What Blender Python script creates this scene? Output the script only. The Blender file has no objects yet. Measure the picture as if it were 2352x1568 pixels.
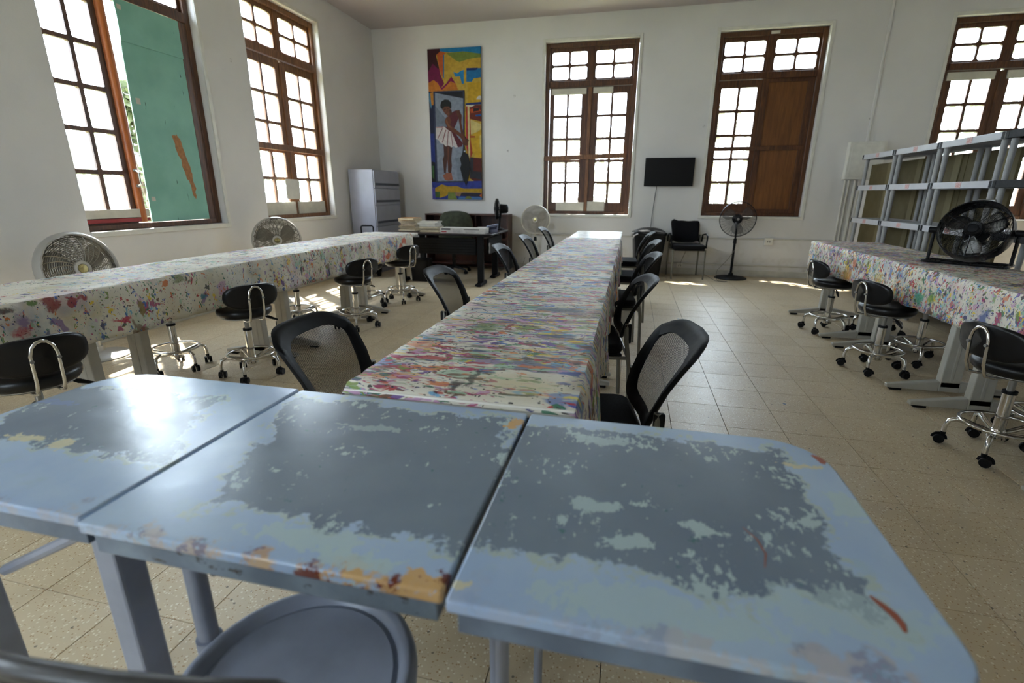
import bpy, bmesh, math, random
from mathutils import Vector, Matrix, Euler
sc = bpy.context.scene
col = sc.collection
PI = math.pi
def lin(v):
    v /= 255.0
    return v / 12.92 if v <= .04045 else ((v + .055) / 1.055) ** 2.4
def C(r, g=None, b=None):
    if isinstance(r, str):
        r = r.lstrip('#'); r, g, b = int(r[0:2], 16), int(r[2:4], 16), int(r[4:6], 16)
    return (lin(r), lin(g), lin(b), 1.0)

# ---------------------------------------------------------------- camera
H = 1.28
F_PX, PITCH, YAW, ROLL = 1127.0, math.radians(16.74), math.radians(13.187), math.radians(.207)
fw = Vector((-math.sin(YAW) * math.cos(PITCH), math.cos(YAW) * math.cos(PITCH), -math.sin(PITCH)))
rt = fw.cross(Vector((0, 0, 1))).normalized()
up = rt.cross(fw)
rt, up = math.cos(ROLL) * rt + math.sin(ROLL) * up, -math.sin(ROLL) * rt + math.cos(ROLL) * up
cam = bpy.data.cameras.new('camera')
cam_ob = bpy.data.objects.new('camera', cam); col.objects.link(cam_ob)
cam_ob.matrix_world = Matrix(((rt.x, up.x, -fw.x, 0), (rt.y, up.y, -fw.y, 0), (rt.z, up.z, -fw.z, H), (0, 0, 0, 1)))
cam.sensor_width = 36; cam.lens = 36 * F_PX / 2352
cam.clip_start = .02; cam.clip_end = 300
cam.dof.use_dof = True; cam.dof.focus_distance = 2.3; cam.dof.aperture_fstop = 2.6
sc.camera = cam_ob
def proj(p):
    d = Vector(p) - Vector((0, 0, H)); z = d.dot(fw)
    if z < .05: return None
    return (1176 + F_PX * d.dot(rt) / z, 784 - F_PX * d.dot(up) / z, z)

# ---------------------------------------------------------------- sky, sun, exposure
SKY, SUN, EXPO = 4.0, 8.0, 2.65
w = bpy.data.worlds.new('world'); sc.world = w; w.use_nodes = True
bg = w.node_tree.nodes['Background']; bg.inputs['Color'].default_value = (.76, .87, 1.0, 1); bg.inputs['Strength'].default_value = SKY
sl = bpy.data.lights.new('sun', 'SUN'); sl.energy = SUN; sl.angle = math.radians(1.2); sl.color = (1, .96, .90)
so = bpy.data.objects.new('sun', sl); col.objects.link(so)
so.rotation_euler = Vector((.5, -.42, -1)).to_track_quat('-Z', 'Y').to_euler(); so.location = (-6, 12, 14)
vs = sc.view_settings
vs.view_transform = 'Standard'; vs.look = 'None'; vs.gamma = 1.0; vs.exposure = EXPO; vs.use_curve_mapping = False
cy = sc.cycles
cy.use_denoising = True; cy.max_bounces = 7; cy.diffuse_bounces = 4; cy.transparent_max_bounces = 14; cy.glossy_bounces = 3
cy.use_adaptive_sampling = True; cy.adaptive_threshold = .12
cy.caustics_reflective = False; cy.caustics_refractive = False; cy.sample_clamp_indirect = 6

# ---------------------------------------------------------------- object helpers
def link(o, parent=None):
    col.objects.link(o)
    if parent is not None: o.parent = parent
    return o
def tag(o, label=None, cat=None, group=None, kind=None):
    if label: o['label'] = label
    if cat: o['category'] = cat
    if group: o['group'] = group
    if kind: o['kind'] = kind
    return o
def empty(name, loc=(0, 0, 0), rz=0, label=None, cat=None, group=None, kind=None, rot=None):
    o = bpy.data.objects.new(name, None); link(o)
    o.location = loc; o.rotation_euler = rot if rot else (0, 0, rz); o.empty_display_size = .05
    return tag(o, label, cat, group, kind)
def copy_tree(o, parent=None):
    c = o.copy(); link(c)
    c.parent = parent
    for k in ('label', 'group'):
        if parent is None and k in c: del c[k]
    for ch in list(o.children): copy_tree(ch, c)
    return c

class MB:
    """collects shapes; build() links them as one mesh object"""
    def __init__(s): s.v, s.f, s.m, s.uv, s.X, s.mi = [], [], [], None, Matrix(), 0
    def add(s, vs, fs):
        b = len(s.v)
        s.v += [tuple(s.X @ Vector(p)) for p in vs]
        s.f += [tuple(b + i for i in f) for f in fs]; s.m += [s.mi] * len(fs)
        return s
    def at(s, loc=(0, 0, 0), rot=(0, 0, 0)):
        s.X = Matrix.Translation(loc) @ Euler(rot).to_matrix().to_4x4(); return s
    def hexa(s, p): return s.add(p, [(0, 3, 2, 1), (4, 5, 6, 7), (0, 1, 5, 4), (1, 2, 6, 5), (2, 3, 7, 6), (3, 0, 4, 7)])
    def box(s, c, d):
        x, y, z = c; a, b, e = d[0] / 2, d[1] / 2, d[2] / 2
        return s.hexa([(x - a, y - b, z - e), (x + a, y - b, z - e), (x + a, y + b, z - e), (x - a, y + b, z - e),
                       (x - a, y - b, z + e), (x + a, y - b, z + e), (x + a, y + b, z + e), (x - a, y + b, z + e)])
    def bb(s, x0, x1, y0, y1, z0, z1): return s.box(((x0 + x1) / 2, (y0 + y1) / 2, (z0 + z1) / 2), (x1 - x0, y1 - y0, z1 - z0))
    def prism(s, poly, z0, z1, sc1=1.0):
        n = len(poly)
        return s.add([(x, y, z0) for x, y in poly] + [(x * sc1, y * sc1, z1) for x, y in poly],
                     [tuple(range(n - 1, -1, -1)), tuple(range(n, 2 * n))] + [(i, (i + 1) % n, n + (i + 1) % n, n + i) for i in range(n)])
    def tube(s, pts, r, n=8, closed=False, cap=True, flat=None):
        pts = [Vector(p) for p in pts]; N = len(pts); rr = r if isinstance(r, (list, tuple)) else [r] * N
        vs, fs = [], []; nrm = None
        for i in range(N):
            a = pts[i - 1] if (i > 0 or closed) else pts[i]; b = pts[(i + 1) % N] if (i < N - 1 or closed) else pts[i]
            t = (b - a).normalized()
            if nrm is None:
                q = Vector((0, 0, 1)) if abs(t.z) < .9 else Vector((1, 0, 0)); nrm = (q - t * q.dot(t)).normalized()
            else:
                nrm = (nrm - t * nrm.dot(t)); nrm = nrm.normalized() if nrm.length > 1e-6 else t.orthogonal().normalized()
            bn = t.cross(nrm); fl = flat or 1.0
            for k in range(n):
                an = 2 * PI * k / n; vs.append(pts[i] + nrm * math.cos(an) * rr[i] * fl + bn * math.sin(an) * rr[i])
        for i in range(N if closed else N - 1):
            j = (i + 1) % N
            for k in range(n): fs.append((i * n + k, i * n + (k + 1) % n, j * n + (k + 1) % n, j * n + k))
        if cap and not closed: fs += [tuple(range(n - 1, -1, -1)), tuple((N - 1) * n + k for k in range(n))]
        return s.add(vs, fs)
    def cyl(s, p0, p1, r0, r1=None, n=16): return s.tube([p0, p1], [r0, r0 if r1 is None else r1], n)
    def ring(s, c, R, r, n=32, m=6, ax=None):
        X = ax or Matrix()
        return s.tube([Vector(c) + X @ Vector((R * math.cos(2 * PI * i / n), R * math.sin(2 * PI * i / n), 0)) for i in range(n)], r, m, True)
    def lathe(s, prof, n=24, c=(0, 0, 0), cap=True):
        vs, fs = [], []; m = len(prof)
        for r, z in prof:
            for k in range(n):
                a = 2 * PI * k / n; vs.append((c[0] + r * math.cos(a), c[1] + r * math.sin(a), c[2] + z))
        for i in range(m - 1):
            for k in range(n): fs.append((i * n + k, i * n + (k + 1) % n, (i + 1) * n + (k + 1) % n, (i + 1) * n + k))
        if cap: fs += [tuple(range(n - 1, -1, -1)), tuple((m - 1) * n + k for k in range(n))]
        return s.add(vs, fs)
    def grid(s, fn, nu, nv):
        return s.add([fn(i / nu, j / nv) for j in range(nv + 1) for i in range(nu + 1)],
                     [(j * (nu + 1) + i, j * (nu + 1) + i + 1, (j + 1) * (nu + 1) + i + 1, (j + 1) * (nu + 1) + i) for j in range(nv) for i in range(nu)])
    def build(s, name, mats, parent=None, smooth=40, bevel=0, seg=2, solid=0, sub=0, loc=None, rot=None):
        me = bpy.data.meshes.new(name); me.from_pydata(s.v, [], s.f)
        for m in (mats if isinstance(mats, (list, tuple)) else [mats]): me.materials.append(m)
        me.polygons.foreach_set('material_index', s.m)
        if s.uv:
            l = me.uv_layers.new(name='UVMap')
            for lp in me.loops: l.data[lp.index].uv = s.uv[lp.vertex_index]
        bm = bmesh.new(); bm.from_mesh(me); bmesh.ops.recalc_face_normals(bm, faces=bm.faces); bm.to_mesh(me); bm.free()
        if smooth: me.shade_smooth(); me.set_sharp_from_angle(angle=math.radians(smooth))
        me.update()
        o = bpy.data.objects.new(name, me); link(o, parent)
        if loc: o.location = loc
        if rot: o.rotation_euler = rot
        if solid: md = o.modifiers.new('solid', 'SOLIDIFY'); md.thickness = solid; md.offset = 0
        if bevel: md = o.modifiers.new('bevel', 'BEVEL'); md.width = bevel; md.segments = seg; md.limit_method = 'ANGLE'; md.angle_limit = math.radians(35)
        if sub: md = o.modifiers.new('sub', 'SUBSURF'); md.levels = md.render_levels = sub
        return o
def rrect(x0, x1, y0, y1, r, n=4):
    """rounded rectangle outline, counter-clockwise; r = one radius or four (bl, br, tr, tl)"""
    rs = r if isinstance(r, (list, tuple)) else [r] * 4
    out = []
    for (cx, cy, a0), q in zip(((x0, y0, PI), (x1, y0, 1.5 * PI), (x1, y1, 0), (x0, y1, .5 * PI)), rs):
        px = cx + q if cx == x0 else cx - q; py = cy + q if cy == y0 else cy - q
        for k in range(n + 1):
            a = a0 + .5 * PI * k / n; out.append((px + q * math.cos(a), py + q * math.sin(a)))
    return out
def arc(c, r, a0, a1, n, plane='xz'):
    out = []
    for i in range(n + 1):
        a = a0 + (a1 - a0) * i / n; p, q = r * math.cos(a), r * math.sin(a)
        out.append((c[0] + p, c[1], c[2] + q) if plane == 'xz' else (c[0] + p, c[1] + q, c[2]) if plane == 'xy' else (c[0], c[1] + p, c[2] + q))
    return out

# ---------------------------------------------------------------- material graph helper
class G:
    def __init__(s, name, rough=.5, metal=0.0, spec=.5):
        s.m = bpy.data.materials.new(name); s.m.use_nodes = True; s.t = s.m.node_tree; s.b = s.t.nodes['Principled BSDF']
        s.out = s.t.nodes['Material Output']
        s.b.inputs['Roughness'].default_value = rough; s.b.inputs['Metallic'].default_value = metal; s.b.inputs['Specular IOR Level'].default_value = spec
    def n(s, ty, **kw):
        nd = s.t.nodes.new(ty)
        for k, v in kw.items(): setattr(nd, k, v)
        return nd
    def put(s, sock, v):
        if isinstance(v, bpy.types.NodeSocket): s.t.links.new(v, sock)
        elif isinstance(v, (tuple, list)) and len(v) == 3 and sock.type == 'RGBA': sock.default_value = (*v, 1)
        else: sock.default_value = v
    def ma(s, op, a, b=0.0, c=0.0, clamp=False):
        nd = s.n('ShaderNodeMath', operation=op, use_clamp=clamp)
        for i, v in enumerate((a, b, c)): s.put(nd.inputs[i], v)
        return nd.outputs[0]
    def vm(s, op, a, b):
        nd = s.n('ShaderNodeVectorMath', operation=op); s.put(nd.inputs[0], a); s.put(nd.inputs[1], b); return nd.outputs[0]
    def coord(s, k='Object'): return s.n('ShaderNodeTexCoord').outputs[k]
    def pos(s): return s.n('ShaderNodeNewGeometry').outputs['Position']
    def noise(s, v, scale, detail=3, rough=.55, dist=0.0, col=False):
        nd = s.n('ShaderNodeTexNoise'); s.put(nd.inputs['Vector'], v); nd.inputs['Scale'].default_value = scale; nd.inputs['Detail'].default_value = detail
        nd.inputs['Roughness'].default_value = rough; nd.inputs['Distortion'].default_value = dist
        return nd.outputs['Color' if col else 'Fac']
    def vor(s, v, scale, feature='F1', rand=1.0):
        nd = s.n('ShaderNodeTexVoronoi', feature=feature); s.put(nd.inputs['Vector'], v); nd.inputs['Scale'].default_value = scale; nd.inputs['Randomness'].default_value = rand
        return nd.outputs['Distance'], nd.outputs['Color']
    def sep(s, c):
        nd = s.n('ShaderNodeSeparateColor'); s.put(nd.inputs[0], c); return nd.outputs[0], nd.outputs[1], nd.outputs[2]
    def xyz(s, v):
        nd = s.n('ShaderNodeSeparateXYZ'); s.put(nd.inputs[0], v); return nd.outputs[0], nd.outputs[1], nd.outputs[2]
    def comb(s, x, y, z):
        nd = s.n('ShaderNodeCombineXYZ')
        for i, v in enumerate((x, y, z)): s.put(nd.inputs[i], v)
        return nd.outputs[0]
    def st(s, x, lo, hi):
        nd = s.n('ShaderNodeMapRange', interpolation_type='SMOOTHSTEP'); s.put(nd.inputs[0], x); s.put(nd.inputs[1], lo); s.put(nd.inputs[2], hi); return nd.outputs[0]
    def mr(s, x, lo, hi, a, b):
        nd = s.n('ShaderNodeMapRange'); s.put(nd.inputs[0], x)
        for i, v in enumerate((lo, hi, a, b)): s.put(nd.inputs[i + 1], v)
        return nd.outputs[0]
    def mix(s, f, a, b, mode='MIX'):
        nd = s.n('ShaderNodeMix', data_type='RGBA', blend_type=mode); s.put(nd.inputs[0], f); s.put(nd.inputs[6], a); s.put(nd.inputs[7], b); return nd.outputs[2]
    def ramp(s, f, stops, interp='LINEAR'):
        nd = s.n('ShaderNodeValToRGB'); cr = nd.color_ramp; cr.interpolation = interp
        while len(cr.elements) < len(stops): cr.elements.new(.5)
        for e, (p, c) in zip(cr.elements, stops): e.position = p; e.color = c
        s.put(nd.inputs[0], f); return nd.outputs[0]
    def bump(s, h, strength=.3, dist=.002):
        nd = s.n('ShaderNodeBump'); nd.inputs['Strength'].default_value = strength; nd.inputs['Distance'].default_value = dist
        s.put(nd.inputs['Height'], h); s.t.links.new(nd.outputs[0], s.b.inputs['Normal'])
    def color(s, v): s.put(s.b.inputs['Base Color'], v); return s
    def rough(s, v): s.put(s.b.inputs['Roughness'], v); return s

def plain(name, rgb, rough=.5, metal=0.0, var=.10, scale=14, bump=0.0, spec=.5, space='Object'):
    g = G(name, rough, metal, spec); v = g.coord(space); f = g.noise(v, scale, 4)
    c = C(*rgb) if not isinstance(rgb, str) else C(rgb)
    lo = tuple(x * (1 - var) for x in c[:3]) + (1,); hi = tuple(min(1, x * (1 + var)) for x in c[:3]) + (1,)
    g.color(g.mix(g.st(f, .3, .7), lo, hi))
    g.rough(g.mr(g.noise(v, scale * 2.3, 2), .3, .7, max(.03, rough - .06), min(1, rough + .06)))
    if bump: g.bump(g.noise(v, scale * 12, 3), bump, .001)
    return g.m

MT = {}
# wall paint
g = G('wall_paint', .75, spec=.3); p = g.pos()
f = g.noise(p, .9, 4); c = g.mix(g.st(f, .3, .7), C(221, 219, 217), C(229, 227, 225))
d, vc = g.vor(p, 1.3); dn = g.noise(p, 55, 2)
spot = g.ma('MULTIPLY', g.st(d, .035, .02), g.st(dn, .45, .6)); c = g.mix(g.ma('MULTIPLY', spot, .6), c, C(110, 104, 95))
zz = g.xyz(p)[2]; scuff = g.ma('MULTIPLY', g.st(zz, .9, .1), g.st(g.noise(p, 6, 5), .48, .75)); c = g.mix(g.ma('MULTIPLY', scuff, .35), c, C(168, 158, 138))
g.color(c); g.bump(g.noise(p, 60, 4), .25, .003); MT['wall'] = g.m
MT['ceiling'] = plain('ceiling_paint', (192, 184, 184), .85, var=.05, scale=1.2, space='Generated')
MT['trim'] = plain('white_trim_paint', (222, 220, 212), .45, var=.06, scale=9)
MT['baseboard'] = plain('baseboard_paint', (205, 202, 192), .5, var=.08, scale=7)
# floor tile
def tile_mat():
    g = G('speckled_floor_tile', .4, spec=.85); p = g.pos()
    cell = g.n('ShaderNodeVectorMath', operation='FLOOR'); sv = g.vm('MULTIPLY', g.vm('ADD', p, (-.31 + 30.53, -2.78 + 30.53, 0)), (1 / .3053, 1 / .3053, 0)); g.put(cell.inputs[0], sv)
    wn = g.n('ShaderNodeTexWhiteNoise', noise_dimensions='3D'); g.put(wn.inputs['Vector'], cell.outputs[0])
    base = g.mix(wn.outputs['Value'], C(200, 181, 148), C(212, 195, 165))
    base = g.mix(g.st(g.noise(p, 1.1, 4), .35, .7), base, C(210, 192, 160))
    d1, c1 = g.vor(p, 95); r1 = g.sep(c1)[0]
    m1 = g.ma('MULTIPLY', g.st(d1, .42, .25), g.st(r1, .60, .66))
    base = g.mix(g.ma('MULTIPLY', m1, .75), base, C(238, 231, 212))
    d2, c2 = g.vor(g.vm('ADD', p, (3.1, 7.7, 0)), 120); r2 = g.sep(c2)[1]
    m2 = g.ma('MULTIPLY', g.st(d2, .40, .25), g.st(r2, .68, .73)); base = g.mix(g.ma('MULTIPLY', m2, .7), base, C(160, 112, 50))
    d3, c3 = g.vor(g.vm('ADD', p, (9.1, 1.7, 0)), 26); r3 = g.sep(c3)[2]
    m3 = g.ma('MULTIPLY', g.st(g.ma('ADD', d3, g.ma('MULTIPLY', g.noise(p, 160, 2), .14)), .21, .16), g.st(r3, .72, .76)); base = g.mix(g.ma('MULTIPLY', m3, .75), base, C(74, 62, 50))
    d4, c4 = g.vor(g.vm('ADD', p, (5.3, 2.2, 0)), 2.2); m4 = g.ma('MULTIPLY', g.st(g.ma('ADD', d4, g.ma('MULTIPLY', g.noise(p, 50, 2), .05)), .062, .05), g.st(g.sep(c4)[0], .55, .6))
    base = g.mix(m4, base, g.ramp(g.sep(c4)[1], [(0, C(36, 70, 60)), (.35, C(40, 44, 60)), (.6, C(150, 170, 185)), (.8, C(60, 90, 130))], 'CONSTANT'))
    st = g.noise(p, 2.3, 5); base = g.mix(g.ma('MULTIPLY', g.st(st, .5, .8), .25), base, C(128, 108, 78))
    g.color(base); g.rough(g.mr(g.noise(p, 3, 2), .3, .7, .36, .44)); g.bump(g.noise(p, 30, 3), .05, .0015)
    return g.m
MT['tile'] = tile_mat()
MT['grout'] = plain('dark_joint', (72, 60, 44), .9)
# wood
def wood(name, dark, mid, lite, rough=.45, ax=(14, 14, 1.3), wear=.35, space='Object'):
    g = G(name, rough); v = g.vm('MULTIPLY', g.coord(space), ax)
    f = g.noise(v, 3.0, 6, .65, .6); c = g.ramp(f, [(.25, C(*dark)), (.5, C(*mid)), (.78, C(*lite))])
    k = g.noise(g.vm('MULTIPLY', g.coord(space), (6, 6, 1)), 2.2, 5, .7); c = g.mix(g.ma('MULTIPLY', g.st(k, .5, .78), wear), c, C(*dark))
    g.color(c); g.bump(f, .25, .002); return g.m
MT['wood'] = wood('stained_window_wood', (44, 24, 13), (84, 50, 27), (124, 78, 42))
MT['wood_lit'] = wood('lit_window_wood', (70, 44, 24), (122, 80, 46), (164, 116, 72))  # lighter copy of the window wood, daylight put into its colour
MT['pole'] = wood('orange_wood', (128, 66, 28), (184, 106, 54), (208, 136, 80), .35)
MT['ply_brown'] = wood('brown_plywood', (86, 50, 24), (116, 72, 36), (134, 86, 44), .4, (9, 9, .7), .5)
MT['credenza'] = wood('reddish_veneer', (38, 16, 10), (64, 28, 18), (84, 40, 26), .35)
MT['bare_ply'] = plain('bare_plywood', (164, 112, 62), .6, var=.2, scale=30)
# turquoise painted board with scratches
g = G('turquoise_paint', .5); v = g.coord(); c = g.mix(g.st(g.noise(v, 2.5, 5), .3, .7), C(122, 178, 160), C(138, 194, 176))
sv = g.vm('MULTIPLY', v, (30, 30, 3.2)); dd, cc = g.vor(g.vm('ADD', sv, g.vm('MULTIPLY', g.noise(v, 6, 3, col=True), (2, 2, .6))), 1.0)
m_ = g.ma('MULTIPLY', g.st(dd, .17, .07), g.st(g.sep(cc)[0], .84, .88)); c = g.mix(m_, c, C(46, 74, 62))
d2, c2 = g.vor(v, 7); c = g.mix(g.ma('MULTIPLY', g.st(d2, .07, .04), g.st(g.sep(c2)[1], .7, .75)), c, C(178, 170, 158))
g.color(c); g.bump(g.noise(v, 20, 4), .15, .002); MT['turquoise'] = g.m
MT['white_board'] = plain('scuffed_white_board', (206, 200, 184), .5, var=.10, scale=6)
MT['red_paint'] = plain('red_paint', (150, 40, 40), .5)
# dusty pane: mostly see-through, its white film also stands in for glare haze
def pane_mat(name, film, sc_=5):
    g = G(name, .05); t = g.n('ShaderNodeBsdfTransparent'); t.inputs[0].default_value = (.95, .97, .97, 1)
    tr = g.n('ShaderNodeBsdfTranslucent'); tr.inputs[0].default_value = (.92, .94, .96, 1)
    gl = g.n('ShaderNodeBsdfGlossy'); gl.inputs['Roughness'].default_value = .08
    m1 = g.n('ShaderNodeMixShader'); f = g.noise(g.pos(), sc_, 5); g.put(m1.inputs[0], g.mr(f, .3, .75, film * .6, min(1, film * 1.5)))
    g.t.links.new(t.outputs[0], m1.inputs[1]); g.t.links.new(tr.outputs[0], m1.inputs[2])
    m2 = g.n('ShaderNodeMixShader'); m2.inputs[0].default_value = .04
    g.t.links.new(m1.outputs[0], m2.inputs[1]); g.t.links.new(gl.outputs[0], m2.inputs[2]); g.t.links.new(m2.outputs[0], g.out.inputs[0])
    return g.m
MT['pane'] = pane_mat('dusty_window_glass', .07)
MT['black_plastic'] = plain('black_plastic', (16, 16, 18), .5, var=.2, scale=8, spec=.2)
MT['satin_black'] = plain('satin_black_frame', (15, 15, 17), .55, var=.2, scale=6, spec=.16)
MT['black_vinyl'] = plain('black_vinyl', (10, 9, 10), .36, spec=.35, var=.25, scale=10, bump=.15)
MT['black_fabric'] = plain('black_fabric', (18, 18, 21), .9, var=.3, scale=90, bump=.3, spec=.2)
MT['black_metal'] = plain('black_metal', (16, 16, 18), .3, .4, var=.2)
MT['chrome'] = plain('chrome', (214, 212, 208), .12, 1.0, var=.05, scale=20)
MT['steel'] = plain('dull_steel', (150, 150, 148), .35, .9, var=.12, scale=12)
MT['grey_tube'] = plain('grey_metallic_paint', (118, 116, 108), .4, .5, var=.1)
MT['leg_grey'] = plain('pale_grey_enamel', (178, 175, 166), .35, var=.07, scale=8)
MT['white_top'] = plain('white_laminate', (226, 222, 212), .3, var=.04, scale=5)
MT['tan_edge'] = plain('tan_edge_band', (190, 168, 132), .5)
MT['fan_grey'] = plain('silver_grey_plastic', (170, 168, 163), .38, .15, var=.06, scale=6)
MT['fan_white'] = plain('aged_white_plastic', (206, 200, 184), .42, var=.06, scale=6)
MT['fan_blade'] = plain('smoky_blade', (140, 135, 126), .35, var=.08)
MT['hub_disc'] = plain('brass_hub_disc', (168, 156, 108), .25, .7, var=.08)
MT['cabinet'] = plain('lavender_grey_enamel', (172, 176, 192), .42, var=.05, scale=4)
MT['cabinet_line'] = plain('shadow_gap', (80, 84, 98), .6)  # dark tone puts the shade of the drawer gaps into the rails
MT['screen'] = plain('dark_screen', (12, 11, 11), .35, var=.1, spec=.25)
MT['shelf'] = plain('pale_grey_resin', (176, 176, 180), .42, var=.06, scale=6)
MT['shelf_post'] = plain('grey_resin_post', (150, 149, 148), .45, .0, var=.08, scale=10)
MT['shelf_dark'] = plain('dark_resin', (16, 17, 20), .55, spec=.15)
MT['olive'] = plain('olive_board', (92, 82, 52), .7, var=.12, scale=3)
MT['olive_light'] = plain('pale_olive_edge', (112, 102, 72), .7, var=.1, scale=3)
MT['sticker'] = None
MT['paper'] = plain('paper', (222, 220, 212), .8, var=.05)
MT['paper_old'] = plain('yellowed_paper', (206, 192, 160), .8, var=.12, scale=40)
MT['jacket'] = plain('olive_cloth', (58, 62, 48), .95, var=.25, scale=18, bump=.4)
MT['desk_black'] = plain('black_desk_metal', (17, 17, 18), .55, var=.2, spec=.15)
MT['desk_top'] = plain('dark_walnut_top', (40, 24, 22), .35, spec=.3, var=.15, scale=7)
MT['cable'] = plain('dark_cable', (40, 38, 36), .6)
MT['cable_grey'] = plain('grey_cable', (120, 116, 106), .6)
MT['blue_tape'] = plain('blue_tape', (30, 96, 190), .6)
MT['printer'] = plain('grey_printer_plastic', (128, 126, 122), .5)
MT['folding_grey'] = plain('blue_grey_enamel', (148, 154, 170), .34, var=.10, scale=7)
MT['folding_worn'] = plain('worn_dark_enamel', (52, 50, 52), .4, var=.5, scale=14)
MT['leaf'] = None
# ---------------------------------------------------------------- paint-splattered canvas
PAL = [(30, 42, 104), (44, 98, 178), (92, 162, 204), (34, 108, 78), (116, 140, 52), (222, 190, 44), (210, 112, 40), (176, 40, 46), (162, 44, 98), (102, 64, 142), (34, 34, 40), (104, 70, 48), (196, 150, 186), (150, 186, 160)]
def paint_cloth(name, stretch, scales, thr, off, wash=.35, specks=.25, accents=()):
    """stretch: how much longer strokes run across the table than along it; thr: lower = more paint"""
    g = G(name, .62, spec=.3); uv = g.n('ShaderNodeUVMap', uv_map='UVMap').outputs[0]
    v0 = g.vm('ADD', uv, (off, off * .7, off * .3))
    wob = g.vm('MULTIPLY', g.vm('ADD', g.noise(v0, 9, 3, col=True), (-.5, -.5, -.5)), (.10, .05, 0))
    v = g.vm('ADD', v0, wob); sv = g.vm('MULTIPLY', v, (1 / stretch, 1, 1))
    c = g.mix(g.st(g.noise(v0, 2.4, 5), .3, .7), C(214, 207, 190), C(230, 226, 214))
    for sc_, o, a in ((3.1, 3.1, wash), (5.3, 8.8, wash * .9)):
        n1 = g.noise(g.vm('ADD', sv, (o, o, 0)), sc_, 4, .6); hue = g.noise(g.vm('ADD', sv, (o * 2, 1, 0)), sc_ * .7, 2)
        wc = g.ramp(g.mr(hue, .3, .7, 0, 1), [(0, C(122, 164, 140)), (.2, C(140, 172, 194)), (.4, C(190, 172, 96)), (.55, C(110, 132, 154)), (.72, C(190, 130, 130)), (.9, C(150, 140, 180))])
        c = g.mix(g.ma('MULTIPLY', g.st(n1, .47, .64), a), c, wc)
    lows = [g.ma('MULTIPLY', g.ma('SUBTRACT', g.noise(g.vm('ADD', v0, (4.1 * k, 2.3 * k, 0)), 1.7, 2), .5), .30) for k in range(4)]
    for q, sc_ in enumerate(scales):
        for i, rgb in enumerate(PAL):
            o = 3.7 * i + 17.3 * q
            n = g.noise(g.vm('ADD', sv, (o, o * .61, o * .3)), sc_ * (1 + .25 * ((i * 7) % 5) / 5), 3, .62, .25)
            m = g.st(g.ma('ADD' if (i + q) % 2 else 'SUBTRACT', n, lows[(i * 3 + q) % 4]), thr + (.012, 0, -.012)[q], thr + (.012, 0, -.012)[q] + .03)
            c = g.mix(g.ma('MULTIPLY', m, (.72, .88, .94)[min(q, 2)]), c, C(*rgb))
    ux, vy, _ = g.xyz(g.vm('ADD', uv, g.vm('MULTIPLY', g.vm('ADD', g.noise(v0, 16, 4, .65, col=True), (-.5, -.5, -.5)), (.11, .07, 0))))
    for (au, av, ru, rv, rgb, al, soft) in accents:
        dd = g.ma('SQRT', g.ma('ADD', g.ma('POWER', g.ma('MULTIPLY', g.ma('SUBTRACT', ux, au), 1 / ru), 2.0), g.ma('POWER', g.ma('MULTIPLY', g.ma('SUBTRACT', vy, av), 1 / rv), 2.0)))
        dd = g.ma('ADD', dd, g.ma('MULTIPLY', g.ma('SUBTRACT', g.noise(sv, 40, 4, .7), .5), 1.1))
        c = g.mix(g.ma('MULTIPLY', g.st(dd, 1.0, 1.0 - soft), al), c, C(*rgb))
    d, vc = g.vor(g.vm('ADD', v, (2.2, 6.1, 0)), 75); m = g.ma('MULTIPLY', g.st(d, .30, .2), g.st(g.sep(vc)[0], 1 - specks, 1 - specks + .02)); c = g.mix(m, c, C(34, 32, 36))
    c = g.mix(.06, c, C(190, 182, 168))
    weave = g.noise(uv, 420, 2)
    g.color(g.mix(.12, c, g.mix(weave, C(120, 112, 98), C(250, 246, 236)), 'MULTIPLY')); g.bump(g.ma('ADD', g.ma('MULTIPLY', weave, .3), g.noise(v0, 26, 4)), .35, .004)
    return g.m
MT['cloth_mid'] = paint_cloth('paint_streaked_canvas', 3.0, (6.5, 14, 30), .642, 2.0, .48, .3, [
    (.20, .63, .10, .10, (92, 124, 52), .75, .7), (.43, .98, .15, .07, (58, 82, 92), .8, .6), (.42, 1.2, .13, .07, (170, 92, 96), .6, .7), (.52, .90, .10, .07, (128, 92, 56), .6, .7), (.29, .67, .012, .06, (132, 38, 48), .9, .4),
    (.40, .64, .12, .008, (122, 34, 46), .9, .4), (.285, .05, .016, .045, (26, 26, 30), .9, .6), (.312, .13, .016, .10, (40, 40, 44), .85, .6), (.568, .213, .035, .022, (36, 70, 158), .9, .4), (.549, .136, .030, .012, (36, 66, 150), .9, .4),
    (.593, .045, .04, .02, (214, 196, 50), .85, .5), (.48, .58, .08, .025, (40, 52, 104), .8, .6), (.277, 1.684, .10, .03, (76, 52, 110), .75, .6), (.257, .184, .07, .010, (176, 36, 84), .9, .4), (.14, .366, .05, .008, (178, 44, 52), .9, .4), (.45, .10, .16, .09, (206, 190, 132), .5, .8), (.50, 1.9, .16, .03, (90, 150, 190), .5, .7), (.2, 2.5, .15, .03, (150, 60, 60), .5, .7)])
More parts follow.
